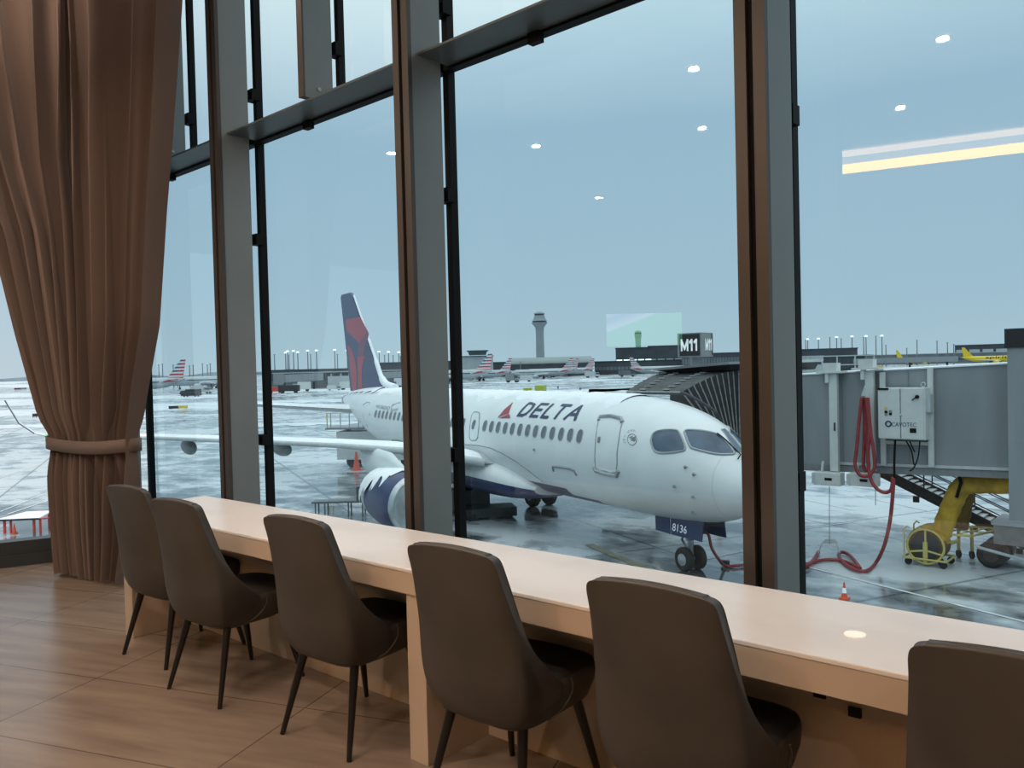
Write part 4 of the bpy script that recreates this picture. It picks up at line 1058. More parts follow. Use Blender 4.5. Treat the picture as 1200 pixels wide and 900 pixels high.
for a, b in ((A_,B_),(B_,C_),(C_,D_),(D_,A_)): m.cyl(a, b, .04, n=6)
for f_ in (.33,.66): m.cyl(A_.lerp(B_,f_), D_.lerp(C_,f_), .018, n=6); 
m.cyl(A_.lerp(D_,.5), B_.lerp(C_,.5), .018, n=6)
m.build('top_frame', 'pale_yellow', tr)
for p_ in (A_, D_, A_.lerp(B_,.35), D_.lerp(C_,.3)):
    l_ = MB().cyl((p_.x,p_.y,.22), p_, .05, n=8).build('leg', 'pale_yellow', tr)
    MB().lathe([(-.03,.06),(-.04,.12),(.04,.12),(.03,.06)], (p_.x,p_.y,.12), (.8,.6,0), 14).build('caster_wheel', 'rubber', l_, smooth=40)
m = MB(); m.cyl((A_.x,A_.y,.35), (D_.x,D_.y,.5), .035, n=6); m.cyl((A_.x,A_.y,.45), (.1,-.2,.8), .03, n=6); m.build('brace', 'pale_yellow', tr)
# service stair from the bridge down to the apron
st = thing('service_stair', 'steep dark steel service stair with handrails under the boarding bridge', 'stair', (-4.9, 29.3, ZA))
q0 = Vector(st.location)
top, bot = at(1028, 549, 28.9)-q0, Vector((.4, -.4, .1))
dv = bot-top; nst = 26
for yy in (0, .95):
    off_ = Vector((0, yy, 0))
    MB().hexa([top+off_+Vector((0,0,-.25)), bot+off_+Vector((0,0,-.25)), bot+off_+Vector((0,.06,-.25)), top+off_+Vector((0,.06,-.25)), top+off_+Vector((0,0,.12)), bot+off_+Vector((0,0,.12)), bot+off_+Vector((0,.06,.12)), top+off_+Vector((0,.06,.12))]).build('stringer', 'brownsteel', st)
    for hh in (.45,.75,1.05): MB().cyl(top+off_+Vector((0,0,hh)), bot+off_+Vector((0,0,hh)), .022, n=6).build('handrail', 'brownsteel', st)
    for f_ in (.04,.3,.56,.82,.98): p_ = top+dv*f_+off_; MB().cyl(p_, p_+Vector((0,0,1.05)), .024, n=6).build('baluster', 'brownsteel', st)
for i in range(1, nst):
    p_ = top+dv*(i/nst); MB().box(p_+Vector((0,.5,0)), (.24,.9,.035)).build('step', 'lgrey', st)
for f_ in (.25,.6,.85): p_ = top+dv*f_; MB().box(p_+Vector((0,.0,-.38)), (.18,.1,.2)).build('bracket', 'brownsteel', st)
MB().cyl(top+Vector((.3,.5,-.1)), top+Vector((.3,.5,1.0)), .05, n=8).build('hanger_rod', 'brownsteel', st)

# ------------------------------------------------------------------ apron
ap = MB(); G = 3200
ap.add([(-G,3.3,ZA),(G*.5,3.3,ZA),(G*.5,G,ZA),(-G,G,ZA),(-G,-G,ZA),(-9,-G,ZA),(-9,3.3,ZA)], [(0,1,2,3),(4,5,6,0)])
AP = struct(ap.build('ground_apron', 'apron', fix=False))
def strip(pts, name, m_, dz=.012, par=AP):
    return MB().add([Vector((p.x,p.y,ZA+dz)) for p in pts], [tuple(range(len(pts)))]).build(name, m_, par, fix=False)
def gline(a, b, w_, name='painted_line', m_='paint'):
    p, q_ = atz(*a), atz(*b); d_ = (q_-p).normalized(); nn_ = Vector((-d_.y, d_.x, 0))*w_/2
    strip([p-nn_, q_-nn_, q_+nn_, p+nn_], name, m_)
gline((920,658),(1260,744), .11); gline((940,585),(1000,598), .10); gline((1000,580),(1120,606), .09); gline((941,620),(1000,612), .08)
gline((830,655),(886,643), .08); gline((690,638),(770,672), .35, m_='oldpaint')
gline((8,603),(62,585), .12); gline((0,560),(60,540), .12); gline((0,600),(62,575), .1)
# snow left in bands on the far taxiways
def snow_band(x0, x1, y0, y1, wob=1.0, n_=18, rough=.6):
    up_, lo_ = [], []
    for i in range(n_+1):
        x = x0+(x1-x0)*i/n_; sl = -.0252*(x-x0)
        up_.append(atz(x, y0+sl+rough*.3*math.sin(i*1.3+x0), ZA)); lo_.append(atz(x, y1+sl+rough*(math.sin(i*.9+y0)+.6*math.sin(i*2.1)), ZA))
    strip(up_+lo_[::-1], 'snow_band', 'snowpatch', .02)
for b_ in [(-60,135,448.5,451),(-60,135,452.5,456,),(-60,150,463,468),(-60,150,470,478),(-60,150,482,490),(-60,140,500,504),(150,300,465,469),(150,300,474,482),(150,290,488,489.5),
           (300,500,458,461),(300,400,470,473),(300,420,497,500),(300,470,517,521),(540,740,460,463),(540,760,449,450.2),(690,760,456,460),(600,700,446,447)]:
    snow_band(*b_)
tl = MB(); pts = []
for i in range(120):
    a = R(20+i*1.3); rr_ = 2400; h_ = 9+4*math.sin(i*1.7)+3*math.sin(i*.6)
    pts.append((Vector((rr_*math.cos(a+R(30)), rr_*math.sin(a+R(30)), ZA)), h_))
tl.loft([[p for p, h in pts], [p+Vector((0,0,h)) for p, h in pts]], caps=False, closed=False)
t_ = tl.build('hills_treeline', 'tree', fix=False); struct(t_)

# ------------------------------------------------------------------ far buildings
def ground_at(px, D): p = dep(px, 430, D); return Vector((p.x, p.y, ZA))
def up_at(px, py, D): return dep(px, py, D).z-ZA
def facing(px): d_ = ray(px, 430); return math.atan2(d_.y, d_.x)-math.pi/2
def block(name, label, x0, x1, ytop, D, depth, wall='terminal', roof='terminal_dk', windows=None, cols=0, win_m='farglass', ybot=None, par=None):
    xm = (x0+x1)/2; g = ground_at(xm, D); rz = facing(xm)
    wd = (ground_at(x1, D)-ground_at(x0, D)).length; h_ = up_at(xm, ytop, D)
    t = par or thing(name, label, 'building', g, rz)
    z0 = 0 if ybot is None else up_at(xm, ybot, D)
    loc = Matrix.Rotation(-t.rotation_euler.z, 3, 'Z') @ (g-Vector(t.location))
    MB().box(loc+Vector((0,depth/2,(h_+z0)/2)), (wd,depth,h_-z0)).build('wall', wall, t)
    MB().box(loc+Vector((0,depth/2,h_+.25)), (wd+.6,depth+.6,.5)).build('roof', roof, t)
    if windows:
        for a, b, n_ in windows:
            for i in range(n_):
                w_ = wd/n_; MB().box(loc+Vector((-wd/2+w_*(i+.5),-.06,z0+(h_-z0)*(a+b)/2)), (w_*.8,.12,(h_-z0)*(b-a))).build('window', win_m, t)
    for i in range(cols):
        MB().box(loc+Vector((-wd/2+wd*(i+.5)/cols,-.5,(h_)*.5)), (.7,.7,h_)).build('column', 'terminal_lt', t)
    return t
b1 = block('terminal_building', 'long low grey concourse with white columns left of the red and blue fin', 318, 482, 433.2, 300, 22, 'terminal', 'terminal_dk', [(.45,.85,18)], 0)
for x in (345,364,388,399,409,420,433): # white verticals
    p_ = Matrix.Rotation(-b1.rotation_euler.z, 3, 'Z') @ (ground_at(x, 299)-Vector(b1.location)); MB().box(p_+Vector((0,-.8,2.6)), (.6,.5,5.2)).build('column', 'terminal_lt', b1)
MB().box((0,-1.2,up_at(400,435.5,299)), (49,.6,.35)).build('fascia_rail', 'terminal_lt', b1)
MB().box(Matrix.Rotation(-b1.rotation_euler.z, 3, 'Z') @ (ground_at(405,296)-Vector(b1.location))+Vector((0,0,2.2)), (13,3,4.2)).build('ground_floor_block', 'terminal_lt', b1)
for i, (x0, x1, yt, yb) in enumerate([(322,378,439,448),(430,480,436.5,444)]):
    g = ground_at((x0+x1)/2, 285); jb = thing('far_jet_bridge', ['grey boarding bridge in front of the concourse left of the fin','grey boarding bridge just right of the fin base'][i], 'boarding bridge', g, facing((x0+x1)/2))
    wd = (x1-x0)*285/950; h1, h2 = up_at((x0+x1)/2, yt, 285), up_at((x0+x1)/2, yb, 285)
    MB().hexa([(-wd/2,0,h2),(wd/2,0,h2+.5),(wd/2,3,h2+.5),(-wd/2,3,h2),(-wd/2,0,h1),(wd/2,0,h1+.4),(wd/2,3,h1+.4),(-wd/2,3,h1)]).build('tunnel', 'tunnel', jb)
    MB().box((-wd/2+1.5,1.5,(h1+h2)/2), (3.6,4,h1-h2+1.2)).build('cab', 'grey', jb)
    for f_ in (-.3,.3): MB().box((wd*f_,1.5,h2/2), (.7,.7,h2)).build('support_leg', 'dark', jb)
block('hangar_block', 'flat dark block on the skyline right of the fin', 444, 534, 425, 380, 30, 'terminal_dk', 'terminal_dk')
rt = block('ramp_tower', 'squat ramp control tower with flared glass top left of the tall tower', 541, 578, 418, 430, 14, 'terminal_lt', 'terminal', None)
wd = 24*430/950
for nm, x0, x1, yt, yb, mm in [('cab_glass',549,571,411.5,416,'farglass'),('cab_roof',547,573,410.5,412,'terminal')]:
    g = Matrix.Rotation(-rt.rotation_euler.z, 3, 'Z') @ (ground_at((x0+x1)/2, 428)-Vector(rt.location)); w2 = (x1-x0)*430/950; z0, z1 = up_at(560,yb,428), up_at(560,yt,428)
    MB().hexa([g+Vector((-w2*.45,0,z0)), g+Vector((w2*.45,0,z0)), g+Vector((w2*.45,9,z0)), g+Vector((-w2*.45,9,z0)), g+Vector((-w2*.5,-.6,z1)), g+Vector((w2*.5,-.6,z1)), g+Vector((w2*.5,10,z1)), g+Vector((-w2*.5,10,z1))]).build(nm, mm, rt)
block('connector_hall', 'dark low concourse behind the striped tails left of the barrel roof', 541, 597, 425.5, 505, 20, 'terminal_dk', 'terminal_dk', None)
bt = block('barrel_hall', 'long concourse with a pale barrel vaulted roof under the control tower', 596, 694, 426.5, 460, 30, 'terminal_dk', 'terminal', [(.15,.7,24)])
wd = 98*460/950; h_ = up_at(645, 426.5, 460); rr_ = []
for i in range(13):
    a = math.pi*i/12; rr_.append((15-15*math.cos(a), h_+.4+3.6*math.sin(a)))
MB().loft([[(x, y, z) for y, z in rr_] for x in (-wd/2, wd/2)], caps=True, closed=False).build('barrel_roof', 'barrel', bt, smooth=60)
block('long_concourse', 'dark blue grey concourse right of the barrel roof', 697, 812, 423, 470, 28, 'terminal_dk', 'terminal_dk', [(.35,.6,26)], 0, 'terminal')
block('utility_block', 'dark windowless block below the small green tower', 722, 764, 408, 520, 25, 'terminal_dk', 'terminal_dk', [(.45,.55,5)], 0, 'lamp')
br = block('penthouse_block', 'dark block with reddish roof edge left of the gate sign', 760, 800, 405.5, 570, 25, 'terminal_dk', 'maroon', [(.4,.5,4)], 0, 'terminal_lt')  # red light along the top is painted as a maroon roof
block('glazed_concourse', 'dark concourse with pale mullions right of the gate sign', 800, 872, 414.5, 430, 25, 'terminal_dk', 'terminal_dk', [(.45,.8,22)], 0, 'terminal')
def tower(name, label, px, ytop, ycab0, ycab1, D, wtop, wshaft, m_, base=None):
    g = ground_at(px, D); t = thing(name, label, 'tower', g, facing(px)); k_ = D/950
    z = lambda y: up_at(px, y, D)
    MB().lathe([(0,wshaft*.56*k_),(z(ycab1+14),wshaft*.5*k_),(z(ycab1+6),wshaft*.55*k_),(z(ycab1+1),wtop*.48*k_),(z(ycab1),wtop*.5*k_)], (0,0,0), (0,0,1), 24).build('shaft', m_, t, smooth=40)
    MB().lathe([(z(ycab1),wtop*.44*k_),(z(ycab1-1.8),wtop*.46*k_)], (0,0,0), (0,0,1), 16).build('gallery_glass', 'farglass', t)
    MB().lathe([(z(ycab1-1.8),wtop*.5*k_),(z(ycab1-3),wtop*.42*k_),(z(ycab0+3.2),wtop*.3*k_)], (0,0,0), (0,0,1), 16).build('gallery_roof', m_, t)
    MB().lathe([(z(ycab0+3.4),wtop*.29*k_),(z(ycab0+1.2),wtop*.34*k_)], (0,0,0), (0,0,1), 16).build('cab_glass', 'farglass', t)
    MB().lathe([(z(ycab0+1.4),wtop*.36*k_),(z(ycab0+.2),wtop*.30*k_),(z(ytop),wtop*.14*k_)], (0,0,0), (0,0,1), 16).build('cab_roof', m_, t)
    return t
tower('control_tower', 'tall pale grey airport control tower with flared top', 633.5, 365.5, 366.5, 378, 1000, 18.5, 9.2, 'tower')
tower('control_tower', 'small greenish control tower above the dark block', 748.5, 387.3, 387.6, 391.5, 1100, 8.6, 6.2, 'towergreen')
rb = block('dark_concourse', 'dark flat concourse at the left edge of the right pane', 928, 1002, 409.5, 420, 30, 'terminal_dk', 'terminal_dk', [(.2,.8,16)], 0, 'terminal_dk')
block('white_hall', 'white two storey hall with pale frame beside the bridge roof', 932, 964, 418.5, 330, 15, 'terminal_lt', 'terminal_lt', [(.55,.8,5)])
pf = thing('portal_frame', 'white open portal frame in front of the dark glazed hall', 'structure', ground_at(985, 308), facing(985))
w2 = 72*308/950
for yy in (417,427.5): MB().box((0,0,up_at(985,yy,308)), (w2,.6,.4)).build('beam', 'terminal_lt', pf)
for f_ in (-.5,-.28,-.05,.22,.5): MB().box((w2*f_,0,up_at(985,417,308)/2), (.5,.5,up_at(985,417,308))).build('column', 'terminal_lt', pf)
block('glazed_hall', 'dark glazed hall behind the white portal frame', 962, 1011, 418.5, 345, 15, 'farglass', 'terminal_dk', [(.2,.95,10)], 0, 'terminal_dk')
block('grey_concourse', 'long grey concourse behind the bridge between the two yellow aircraft', 1008, 1200, 414.5, 640, 25, 'terminal', 'terminal_lt', [(.35,.55,24)], 0, 'terminal_dk')
block('upper_dark_hall', 'dark raised hall with pale windows behind the yellow airliner', 1124, 1192, 404, 690, 25, 'terminal_dk', 'terminal_dk', [(.55,.75,5)], 0, 'terminal_lt')
fb_ = thing('far_jet_bridge', 'long grey boarding bridge between portal frame and second yellow tail', 'boarding bridge', ground_at(1060, 330), facing(1060))
w2 = 110*330/950
MB().box((0,0,(up_at(1060,419,330)+up_at(1060,425,330))/2), (w2,3.2,up_at(1060,419,330)-up_at(1060,425,330))).build('tunnel', 'tunnel', fb_)
for f_ in (-.35,.05,.4): MB().box((w2*f_,0,up_at(1060,425,330)/2), (.8,.8,up_at(1060,425,330))).build('support_leg', 'dark', fb_)

# ------------------------------------------------------------------ far aircraft
def far_plane(name, label, px, D, head, length, body, livery, group=None, text=None):
    """head: heading in degrees measured from camera right (0 = nose to the right, 180 = nose to the left, 90 = away)."""
    g = ground_at(px, D); a0 = math.atan2(CR.y, CR.x)
    t = thing(name, label, 'aircraft', g, a0+R(head), group)
    k_ = length/38.0; r_ = 1.95*k_**.6; zc = 3.4*k_**.7
    rings = []
    for x, rr, dz in [(19,.05,-.3),(18.4,.45,-.25),(17,.8,-.1),(15,.97,0),(12,1,0),(-8,1,0),(-12,.9,.12),(-15.5,.62,.38),(-18,.3,.6),(-19,.1,.7)]:
        rings.append([(x*k_, rr*r_*math.sin(2*math.pi*i/16), zc+dz*r_+rr*r_*math.cos(2*math.pi*i/16)) for i in range(16)])
    MB().loft(rings).build('fuselage', body, t, smooth=50)
    # fin in bands
    z0, z1 = zc+r_*.75, zc+r_*.75+6.6*k_
    nb = 11; mb_ = MB()
    def edge(f_): return (-12.2-5.6*f_)*k_, (-18.2-1.2*f_)*k_
    for i in range(nb):
        f0, f1 = i/nb, (i+1)/nb; a0_, b0_ = edge(f0); a1_, b1_ = edge(f1)
        for j, (p, q_) in enumerate(((0,.45),(.45,1))):
            xs = [a0_+(b0_-a0_)*p, a0_+(b0_-a0_)*q_, a1_+(b1_-a1_)*q_, a1_+(b1_-a1_)*p]; zs = [z0+(z1-z0)*f0]*2+[z0+(z1-z0)*f1]*2
            if livery == 'stripes': mi = (0 if i % 2 else (2 if j == 0 and i > 3 else 1)); mi = 1 if i == 0 else mi
            else: mi = 0
            th = .2*k_
            mb_.hexa([(xs[0],-th,zs[0]),(xs[1],-th,zs[1]),(xs[1],th,zs[1]),(xs[0],th,zs[0]),(xs[3],-th,zs[3]),(xs[2],-th,zs[2]),(xs[2],th,zs[2]),(xs[3],th,zs[3])], mi)
    mb_.build('tail_fin', ['aawhite','aared','aablue'] if livery == 'stripes' else [body], t)
    if livery == 'stripes':
        mb_ = MB()
        for sd in (-1,1): mb_.prism([(-11*k_,sd*(r_*.8),zc+.2),(-13.5*k_,sd*r_*.8,zc+r_*.55),(-17.2*k_,sd*r_*.62,zc+r_*.75),(-16.8*k_,sd*r_*.5,zc+r_*.35)], (0,sd*.22*r_,0))
        mb_.build('tail_flash', 'aared', t)
    for sd in (-1,1):
        MB().hexa([(-14.5*k_,0,zc+.3*r_),(-17.5*k_,0,zc+.3*r_),(-18.7*k_,sd*6*k_,zc+.6*r_),(-17.2*k_,sd*6*k_,zc+.6*r_),(-14.5*k_,0,zc+.5*r_),(-17.5*k_,0,zc+.5*r_),(-18.7*k_,sd*6*k_,zc+.68*r_),(-17.2*k_,sd*6*k_,zc+.68*r_)]).build('tailplane', 'lgrey' if body != 'spirit' else body, t)
        w_ = MB().hexa([(4.5*k_,sd*r_*.5,zc-.75*r_),(-3*k_,sd*r_*.5,zc-.75*r_),(-6.3*k_,sd*17*k_,zc-.1*r_),(-4.6*k_,sd*17*k_,zc-.1*r_),(4.5*k_,sd*r_*.5,zc-.45*r_),(-3*k_,sd*r_*.5,zc-.5*r_),(-6.3*k_,sd*17*k_,zc),(-4.6*k_,sd*17*k_,zc)]).build('wing', 'snow', t)
        MB().lathe([(0,.75*k_),(.3,.95*k_),(2.2*k_,.95*k_),(3.6*k_,.6*k_)], (4.4*k_,sd*5.6*k_,zc-1.05*r_), (-1,0,0), 14).build('engine', body, t, smooth=40)
        MB().cyl((-1.5*k_,sd*2.6*k_,0), (-1.5*k_,sd*2.6*k_,zc-.6*r_), .28*k_, n=8).lathe([(-.5,.3*k_),(-.5,.55*k_),(.5,.55*k_),(.5,.3*k_)], (-1.5*k_,sd*2.6*k_,.55*k_), (0,1,0), 14).build('main_gear', 'dark', t)
    MB().cyl((13.5*k_,0,0), (13.5*k_,0,zc-.7*r_), .2*k_, n=8).lathe([(-.3,.2*k_),(-.3,.4*k_),(.3,.4*k_),(.3,.2*k_)], (13.5*k_,0,.4*k_), (0,1,0), 12).build('nose_gear', 'dark', t)
    m_ = MB()
    for sd in (-1,1): m_.box((1.5*k_, sd*(r_*.985), zc+.22*r_), (24*k_,.06,.35*k_))
    m_.build('window_line', 'farglass' if body != 'spirit' else body, t)
    if text:
        for sd in (-1, 1):
            text_mb(text, (6*sd*k_*-1+1.5*k_, sd*-1*(r_+.08), zc-.2*r_), (13*k_*sd,0,0), (0,0,2.3*k_), bold=.01, shear=.1).build('airline_lettering', 'signblack', t)
    return t
GA = 'striped tail airliners at the far gates'
far_plane('distant_airliner', 'striped tail airliner between curtain and first window post, nose hidden by curtain', 157, 285, 172, 38, 'aasilver', 'stripes', GA)
far_plane('distant_airliner', 'silver airliner behind the leftmost striped tail, nose toward the first post', 246, 345, 176, 38, 'aasilver', 'plain', None)
far_plane('distant_airliner', 'nearest striped tail right of the second post, below the ramp tower', 523, 330, 168, 38, 'aasilver', 'stripes', GA)
far_plane('distant_airliner', 'second striped tail from the post, just left of the barrel roof', 561, 370, 158, 32, 'aasilver', 'stripes', GA)
far_plane('distant_airliner', 'striped airliner parked straight below the tall control tower', 634, 385, 172, 30, 'aasilver', 'stripes', GA)
far_plane('distant_airliner', 'half hidden striped tail touching the one below the tall tower', 645, 425, 160, 30, 'aasilver', 'stripes', GA)
far_plane('distant_airliner', 'striped airliner right of the tall tower, last of that row', 664, 444, 170, 30, 'aasilver', 'stripes', GA)
far_plane('distant_airliner', 'pale airliner with its tail left, below the small green tower', 776, 385, -12, 30, 'aasilver', 'stripes', GA)
far_plane('yellow_airliner', 'bright yellow airliner with black lettering at the right edge', 1165, 520, -46, 37, 'spirit', 'plain', None, 'spirit')
far_plane('yellow_airliner', 'yellow tail of an airliner hidden behind the far boarding bridge', 1073, 600, 20, 36, 'spirit', 'plain', None)

# ------------------------------------------------------------------ floodlight masts
def mast_set(lst, D, lit, label, group, h=None):
    first = None
    for px, py in lst:
        g = ground_at(px, D); hh = up_at(px, py, D)
        if first is None:
            t = thing('floodlight_mast', label, 'light mast', g, facing(px), group)
            o1 = MB().cyl((0,0,0), (0,0,hh), .0007*D, .0005*D, 8).build('pole', 'pole', t)
            lm_ = MB()
            if lit: lm_.ball((0,0,hh), (.0018*D,.0012*D,.001*D), 10, 6)
            else: lm_.box((0,0,hh), (.0022*D,.0008*D,.0006*D))
            lm_.build('lamp_head', 'lamp' if lit else 'lampoff', t); first = (t, hh)
        else:
            t = copy_tree(first[0]); t.location = g; t.rotation_euler.z = facing(px); t.scale = (1,1,hh/first[1])
mast_set([(186,427.5),(190.4,426.5),(203,427.5),(207.6,427),(222,428.5),(226.3,428),(237.3,426.2),(243,427.4),(246.4,426.2)], 420, False, 'thin unlit mast on the skyline left of the first window post', 'unlit masts left of the first post')
mast_set([(335,413.3),(337.3,411.7),(344.3,411.3),(349.3,412.7),(361,411),(371.3,410.7),(392.7,410),(407.3,410.7)], 480, True, 'lit floodlight mast above the concourse left of the fin', 'lit masts left of the fin')
mast_set([(322,415.5),(339,416),(364.3,415.3),(395.7,415.3)], 500, False, 'unlit mast among the lit floodlights left of the fin', 'unlit masts left of the fin')
mast_set([(444.7,412.2),(455.7,412.5),(467.7,412.8)], 520, True, 'lit mast above the flat dark block right of the fin', 'lit masts right of the fin')
mast_set([(451,416.2),(461,416.5),(469.6,417.3)], 520, False, 'short unlit mast above the dark block right of the fin', 'unlit masts right of the fin')
mast_set([(947,397.5),(959.6,396.8),(980.9,395),(999,394.2),(1015.4,393.8),(1034,393.4)], 520, True, 'lit floodlight mast above the concourses in the right pane', 'lit masts in the right pane')
mast_set([(944.6,398.7),(973,395.6),(986.3,397),(1012.5,395.6),(1026.9,393.9),(1038.5,404.5)], 540, False, 'unlit mast among the lit floodlights in the right pane', 'unlit masts in the right pane')
mast_set([(1075,398.7),(1098.4,399.8),(1110.6,401.3),(1118,403.6),(1063,408)], 560, False, 'thin unlit mast between the two yellow aircraft', 'unlit masts between the yellow aircraft')
mast_set([(574,427),(610,424)], 455, False, 'thin pole rising in front of the striped tails', 'poles by the striped tails')

# ------------------------------------------------------------------ ground vehicles and small things
def truck(label, p, rz, L_, W_, H_, body, cab=True, name='service_truck', group=None, roof=None):
    t = thing(name, label, 'vehicle', p, rz, group)
    bl = L_*.66 if cab else L_
    MB().box((-L_/2+bl/2,0,H_*.22+H_*.39), (bl,W_,H_*.78)).build('body', body, t)
    if cab:
        c_ = MB().hexa([(L_*.18,-W_/2,H_*.2),(L_*.5,-W_/2,H_*.2),(L_*.5,W_/2,H_*.2),(L_*.18,W_/2,H_*.2),(L_*.18,-W_*.46,H_*.8),(L_*.40,-W_*.46,H_*.8),(L_*.40,W_*.46,H_*.8),(L_*.18,W_*.46,H_*.8)]).build('cab', body, t)
        MB().hexa([(L_*.2,-W_*.5,H_*.5),(L_*.455,-W_*.5,H_*.5),(L_*.455,W_*.5,H_*.5),(L_*.2,W_*.5,H_*.5),(L_*.2,-W_*.475,H_*.76),(L_*.415,-W_*.475,H_*.76),(L_*.415,W_*.475,H_*.76),(L_*.2,W_*.475,H_*.76)]).build('cab_window', 'farglass', c_)
    for x in (-L_*.32, L_*.32):
        for sd in (-1,1): MB().lathe([(-.12,.2),(-.14,H_*.17),(.14,H_*.17),(.12,.2)], (x, sd*W_*.42, H_*.17), (0,1,0), 14).build('wheel', 'rubber', t)
    if roof: MB().box((-L_/2+bl/2,0,H_+.04), (bl,W_,.1)).build('roof_snow', roof, t)
    return t
a0 = math.atan2(CR.y, CR.x)
for lab, px, D, L_, H_, m_, cab in [
    ('white box truck parked in front of the far concourse left of the fin', 352, 255, 6, 3.0, 'cab_white', True), ('dark low tug left of the white box truck', 338, 240, 6, 2.3, 'dark', False),
    ('red nosed cart at the left edge of the second pane', 322, 245, 4, 1.8, 'redsteel', False), ('white van beside the lower end of the fin', 407, 262, 5, 2.6, 'cab_white', True),
    ('small white pickup left of the van by the fin', 391, 258, 4.5, 1.6, 'lgrey', True), ('white truck just right of the fin base', 474, 275, 7, 3.2, 'lgrey', True),
    ('dark tug right of the fin base', 456, 262, 4, 2.2, 'dark', False), ('blue grey loader between the striped tails', 600, 312, 5, 3.6, 'grey', True), ('white pickup right of the blue grey loader', 613, 320, 7, 2.6, 'lgrey', True),
    ('white truck right of the last striped airliner', 694, 380, 7, 3, 'lgrey', True), ('dark catering truck below the small green tower', 735, 380, 8, 3, 'terminal', True), ('dark tug behind the leftmost striped tail', 222, 242, 6, 1.8, 'dark', True),
    ('white service truck under the silver airliner by the first post', 236, 262, 7, 2.4, 'lgrey', True), ('small dark car on the far taxiway left of the first post', 223, 226, 5, 1.2, 'dark', False),
    ('white cars row seen over the bridge roof, left', 960, 250, 9, 1.9, 'lgrey', True), ('yellow loader seen over the bridge roof', 1021, 300, 8, 3, 'sign_yellow', True), ('blue truck seen over the bridge roof', 1045, 260, 8, 2.2, 'navy', True), ('white van seen over the bridge roof near the long seam', 1095, 270, 7, 2.4, 'lgrey', True)]:
    truck(lab, ground_at(px, D), a0+random.choice([0, math.pi])+random.uniform(-.2,.2), L_, 2.2, H_, m_, cab)
# lime vehicles seen over the fuselage
p_ = ground_at(633, 120); truck('lime yellow truck rising above the fuselage roof', p_, a0+1.4, 3.4, 1.3, up_at(633, 451.5, 120), 'lime', False)
p_ = ground_at(618, 122); truck('smaller lime yellow tug left of the lime truck above the fuselage', p_, a0+1.5, 3.0, 1.2, up_at(618, 454.5, 122), 'lime', True)
# lift truck with railed platform under the tail
lt = truck('white lift truck standing under the airliner tail', Vector((-42.2,32.6,ZA))+CR*.95, a0-.15, 5.6, 2.1, 2.3, 'cab_white', True, 'lift_truck')
MB().box((-2.2,-.2,2.5), (2.6,1.9,.12)).build('platform', 'grey', lt)
for x, m_ in ((-3.4,'pale_yellow'),(-3.15,'pale_yellow'),(-2.5,'lgrey'),(-1.9,'lgrey'),(-1.3,'lgrey'),(-1.0,'lgrey')): MB().cyl((x,-1.05,2.5), (x,-1.05,3.5), .04, n=6).build('rail_post', m_, lt)
MB().cyl((-3.4,-1.05,3.5), (-1.0,-1.05,3.5), .03, n=6).build('platform_rail', 'lgrey', lt)
MB().tube([(-2.8,0,1.2),(-1.4,0,1.9),(-2.6,0,2.45)], .1, 6).build('scissor_arm', 'dark', lt)
# carts behind the main gear
for lab, px, py, rz, L_, H_, m_ in [('dark baggage cart behind the second post under the wing', 549, 600, .3, 1.6, 1.0, 'dark'), ('low dark tow tug in front of the main gear shadow', 572, 606, .2, 2.2, .45, 'dark'), ('pale ground power unit beside the second post', 552, 590, .25, 1.5, 1.2, 'lgrey')]:
    truck(lab, atz(px, py), a0+rz, L_, 1.2, H_, m_, False, 'ground_cart')
# low work stand by the engine
ws = thing('work_stand', 'low grey work stand on thin legs left of the engine', 'work stand', atz(402, 604), a0)
MB().box((-.1,0,.62), (2.3,.7,.08)).build('deck', 'grey', ws)
for x in (-1.1,-.7,.3,.9): MB().cyl((x,-.3,0), (x,-.3,.62), .035, n=6).build('leg', 'grey', ws); MB().cyl((x,.3,0), (x,.3,.62), .035, n=6).build('leg', 'grey', ws)
MB().box((.9,0,.95), (.5,.6,.6)).build('step_box', 'grey', ws)
# cones
def cone_at(label, p, h, m_='cone', banded=False):
    t = thing('traffic_cone', label, 'cone', p, 0)
    MB().box((0,0,.02), (h*.5,h*.5,.04)).build('base', m_, t)
    MB().lathe([(.04,h*.19),(h*.38,h*.13)] if banded else [(.04,h*.19),(h,h*.045)], (0,0,0), (0,0,1), 18).build('cone_body', m_, t, smooth=40)
    if banded:
        MB().lathe([(h*.38,h*.13),(h*.68,h*.085)], (0,0,0), (0,0,1), 18).build('white_band', 'signwhite', t, smooth=40)
        MB().lathe([(h*.68,h*.085),(h,h*.045)], (0,0,0), (0,0,1), 18).build('cone_tip', m_, t, smooth=40)
    return t
cone_at('red and white banded cone on the apron just beyond the counter', atz(989.5, 702), .43, banded=True)
cone_at('orange cone standing left of the engine near the tail', atz(418, 551), 1.15)
cone_at('orange cone hidden behind the airliner nose', atz(843, 611), .9)
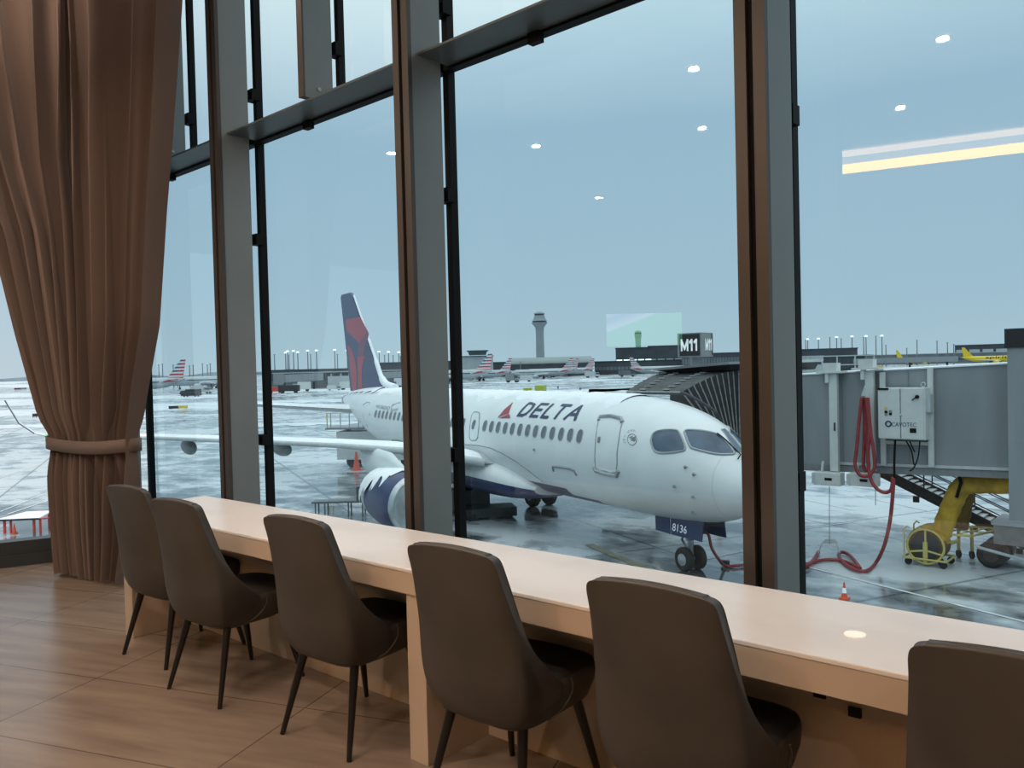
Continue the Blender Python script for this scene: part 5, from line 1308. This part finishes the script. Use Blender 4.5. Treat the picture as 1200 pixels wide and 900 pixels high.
# red tow frame seen past the curtain
rf_ = thing('dolly_frame', 'red steel dolly frame on the snowy apron left of the curtain', 'dolly', atz(36, 621), a0+.1); rf_.scale = (.8,.8,.55)
q0 = 1.0
m = MB()
m.cyl((-1.1,-.7,.95), (1.4,-.7,1.0), .06, n=6); m.cyl((-.2,.9,1.15), (1.6,.9,1.15), .06, n=6)
m.cyl((-.9,-.7,0), (-.9,-.7,.95), .07, n=6); m.cyl((-.6,-.7,0), (-.6,-.7,.95), .06, n=6); m.cyl((.5,-.7,0), (.5,-.7,.95), .07, n=6); m.cyl((.8,-.7,0), (.8,-.7,.95), .06, n=6)
m.tube([(.6,.0,.8),(1.4,0,.85),(2.0,0,.2),(2.5,0,.75)], .06, 6); m.cyl((.5,.9,0), (.5,.9,1.15), .06, n=6)
m.build('frame', 'redsteel', rf_)
MB().hexa([(-1.3,-.8,.98),(.8,-.8,.98),(.8,.7,1.15),(-.5,.7,1.15),(-1.3,-.8,1.06),(.8,-.8,1.06),(.8,.7,1.23),(-.5,.7,1.23)]).build('snowy_deck', 'snow', rf_)
MB().box((-.3,-.82,1.0), (2.2,.1,.12)).build('front_bar', 'dark', rf_)
cone_at('small orange cone beside the red dolly frame', atz(17, 625), .38)
# taxiway signs
def taxi_sign(label, px, py, Wd, H_, m1, m2, split=.5):
    p = atz(px, py); t = thing('taxiway_sign', label, 'sign', p, facing(px))
    MB().box((-Wd/2+Wd*split/2,0,H_*.6), (Wd*split,.3,H_*.8)).build('dark_panel', m1, t)
    MB().box((Wd/2-Wd*(1-split)/2,0,H_*.6), (Wd*(1-split),.3,H_*.8)).build('bright_panel', m2, t)
    for f_ in (-.4,0,.4): MB().box((Wd*f_,0,H_*.1), (.12,.12,H_*.2)).build('post', 'dark', t)
taxi_sign('long black and yellow taxiway sign on snow left of the first post', 209, 479.5, 3.2, .62, 'signblack', 'sign_yellow')
taxi_sign('small dark box sign on snow at the left of the curtain', 42.5, 489, 1.05, .6, 'dark', 'grey', .7)
taxi_sign('pale red edged sign far out on the snow left of the curtain', 24, 457, 6.0, 1.2, 'maroon', 'grey', .5)
taxi_sign('blank grey sign at the left picture edge beside the winglet tip', 3, 477.5, 1.8, .5, 'lgrey', 'lgrey', .5)
for lab, px, py in [('dark marker lamp on the far snow above the fuselage left of the bridge',654,455.5),('small dark marker on the snow right of the marker lamp',680,457)]:
    t = thing('edge_marker', lab, 'marker', atz(px, py), 0); MB().cyl((0,0,0), (0,0,.45), .16, n=10).build('stem', 'dark', t); MB().ball((0,0,.5), .2, 10, 6).build('lens', 'dark', t)

# ------------------------------------------------------------------ sky, sun-less overcast daylight
wd_ = bpy.data.worlds.new('overcast'); S.world = wd_; wd_.use_nodes = True; nt = wd_.node_tree
bg_ = nt.nodes['Background']; tc = nt.nodes.new('ShaderNodeTexCoord'); sx = nt.nodes.new('ShaderNodeSeparateXYZ'); nt.links.new(tc.outputs['Generated'], sx.inputs[0])
nzv = nt.nodes.new('ShaderNodeTexNoise'); nzv.inputs['Scale'].default_value = 2.5; nzv.inputs['Detail'].default_value = 4
mp = nt.nodes.new('ShaderNodeMapping'); mp.inputs['Scale'].default_value = (1,1,4); nt.links.new(tc.outputs['Generated'], mp.inputs[0]); nt.links.new(mp.outputs[0], nzv.inputs[0])
hz = math_node(nt, 'ADD', sx.outputs[2], math_node(nt, 'MULTIPLY', math_node(nt, 'SUBTRACT', nzv.outputs[0], .5), .06))
col = ramp(nt, hz, [(0, (.53,.66,.73)), (.10, (.47,.625,.725)), (.28, (.43,.59,.71)), (.42, (.72,.88,.94)), (1, (2.0,1.98,1.95))])
nt.links.new(col, bg_.inputs[0]); bg_.inputs[1].default_value = 1.0

# ------------------------------------------------------------------ camera and colour
cd = bpy.data.cameras.new('camera'); co = bpy.data.objects.new('camera', cd); COL.objects.link(co)
cd.sensor_width = 36; cd.lens = 36*FPX/1200; cd.clip_start = .05; cd.clip_end = 6000
mw = Matrix((( CR.x, -CD.x, -_f.x, CAM.x), (CR.y, -CD.y, -_f.y, CAM.y), (CR.z, -CD.z, -_f.z, CAM.z), (0,0,0,1)))
co.matrix_world = mw
S.camera = co
S.view_settings.view_transform = 'Standard'; S.view_settings.look = 'None'; S.view_settings.exposure = 0; S.view_settings.gamma = 1
S.cycles.max_bounces = 10; S.cycles.transparent_max_bounces = 12; S.cycles.sample_clamp_indirect = 6
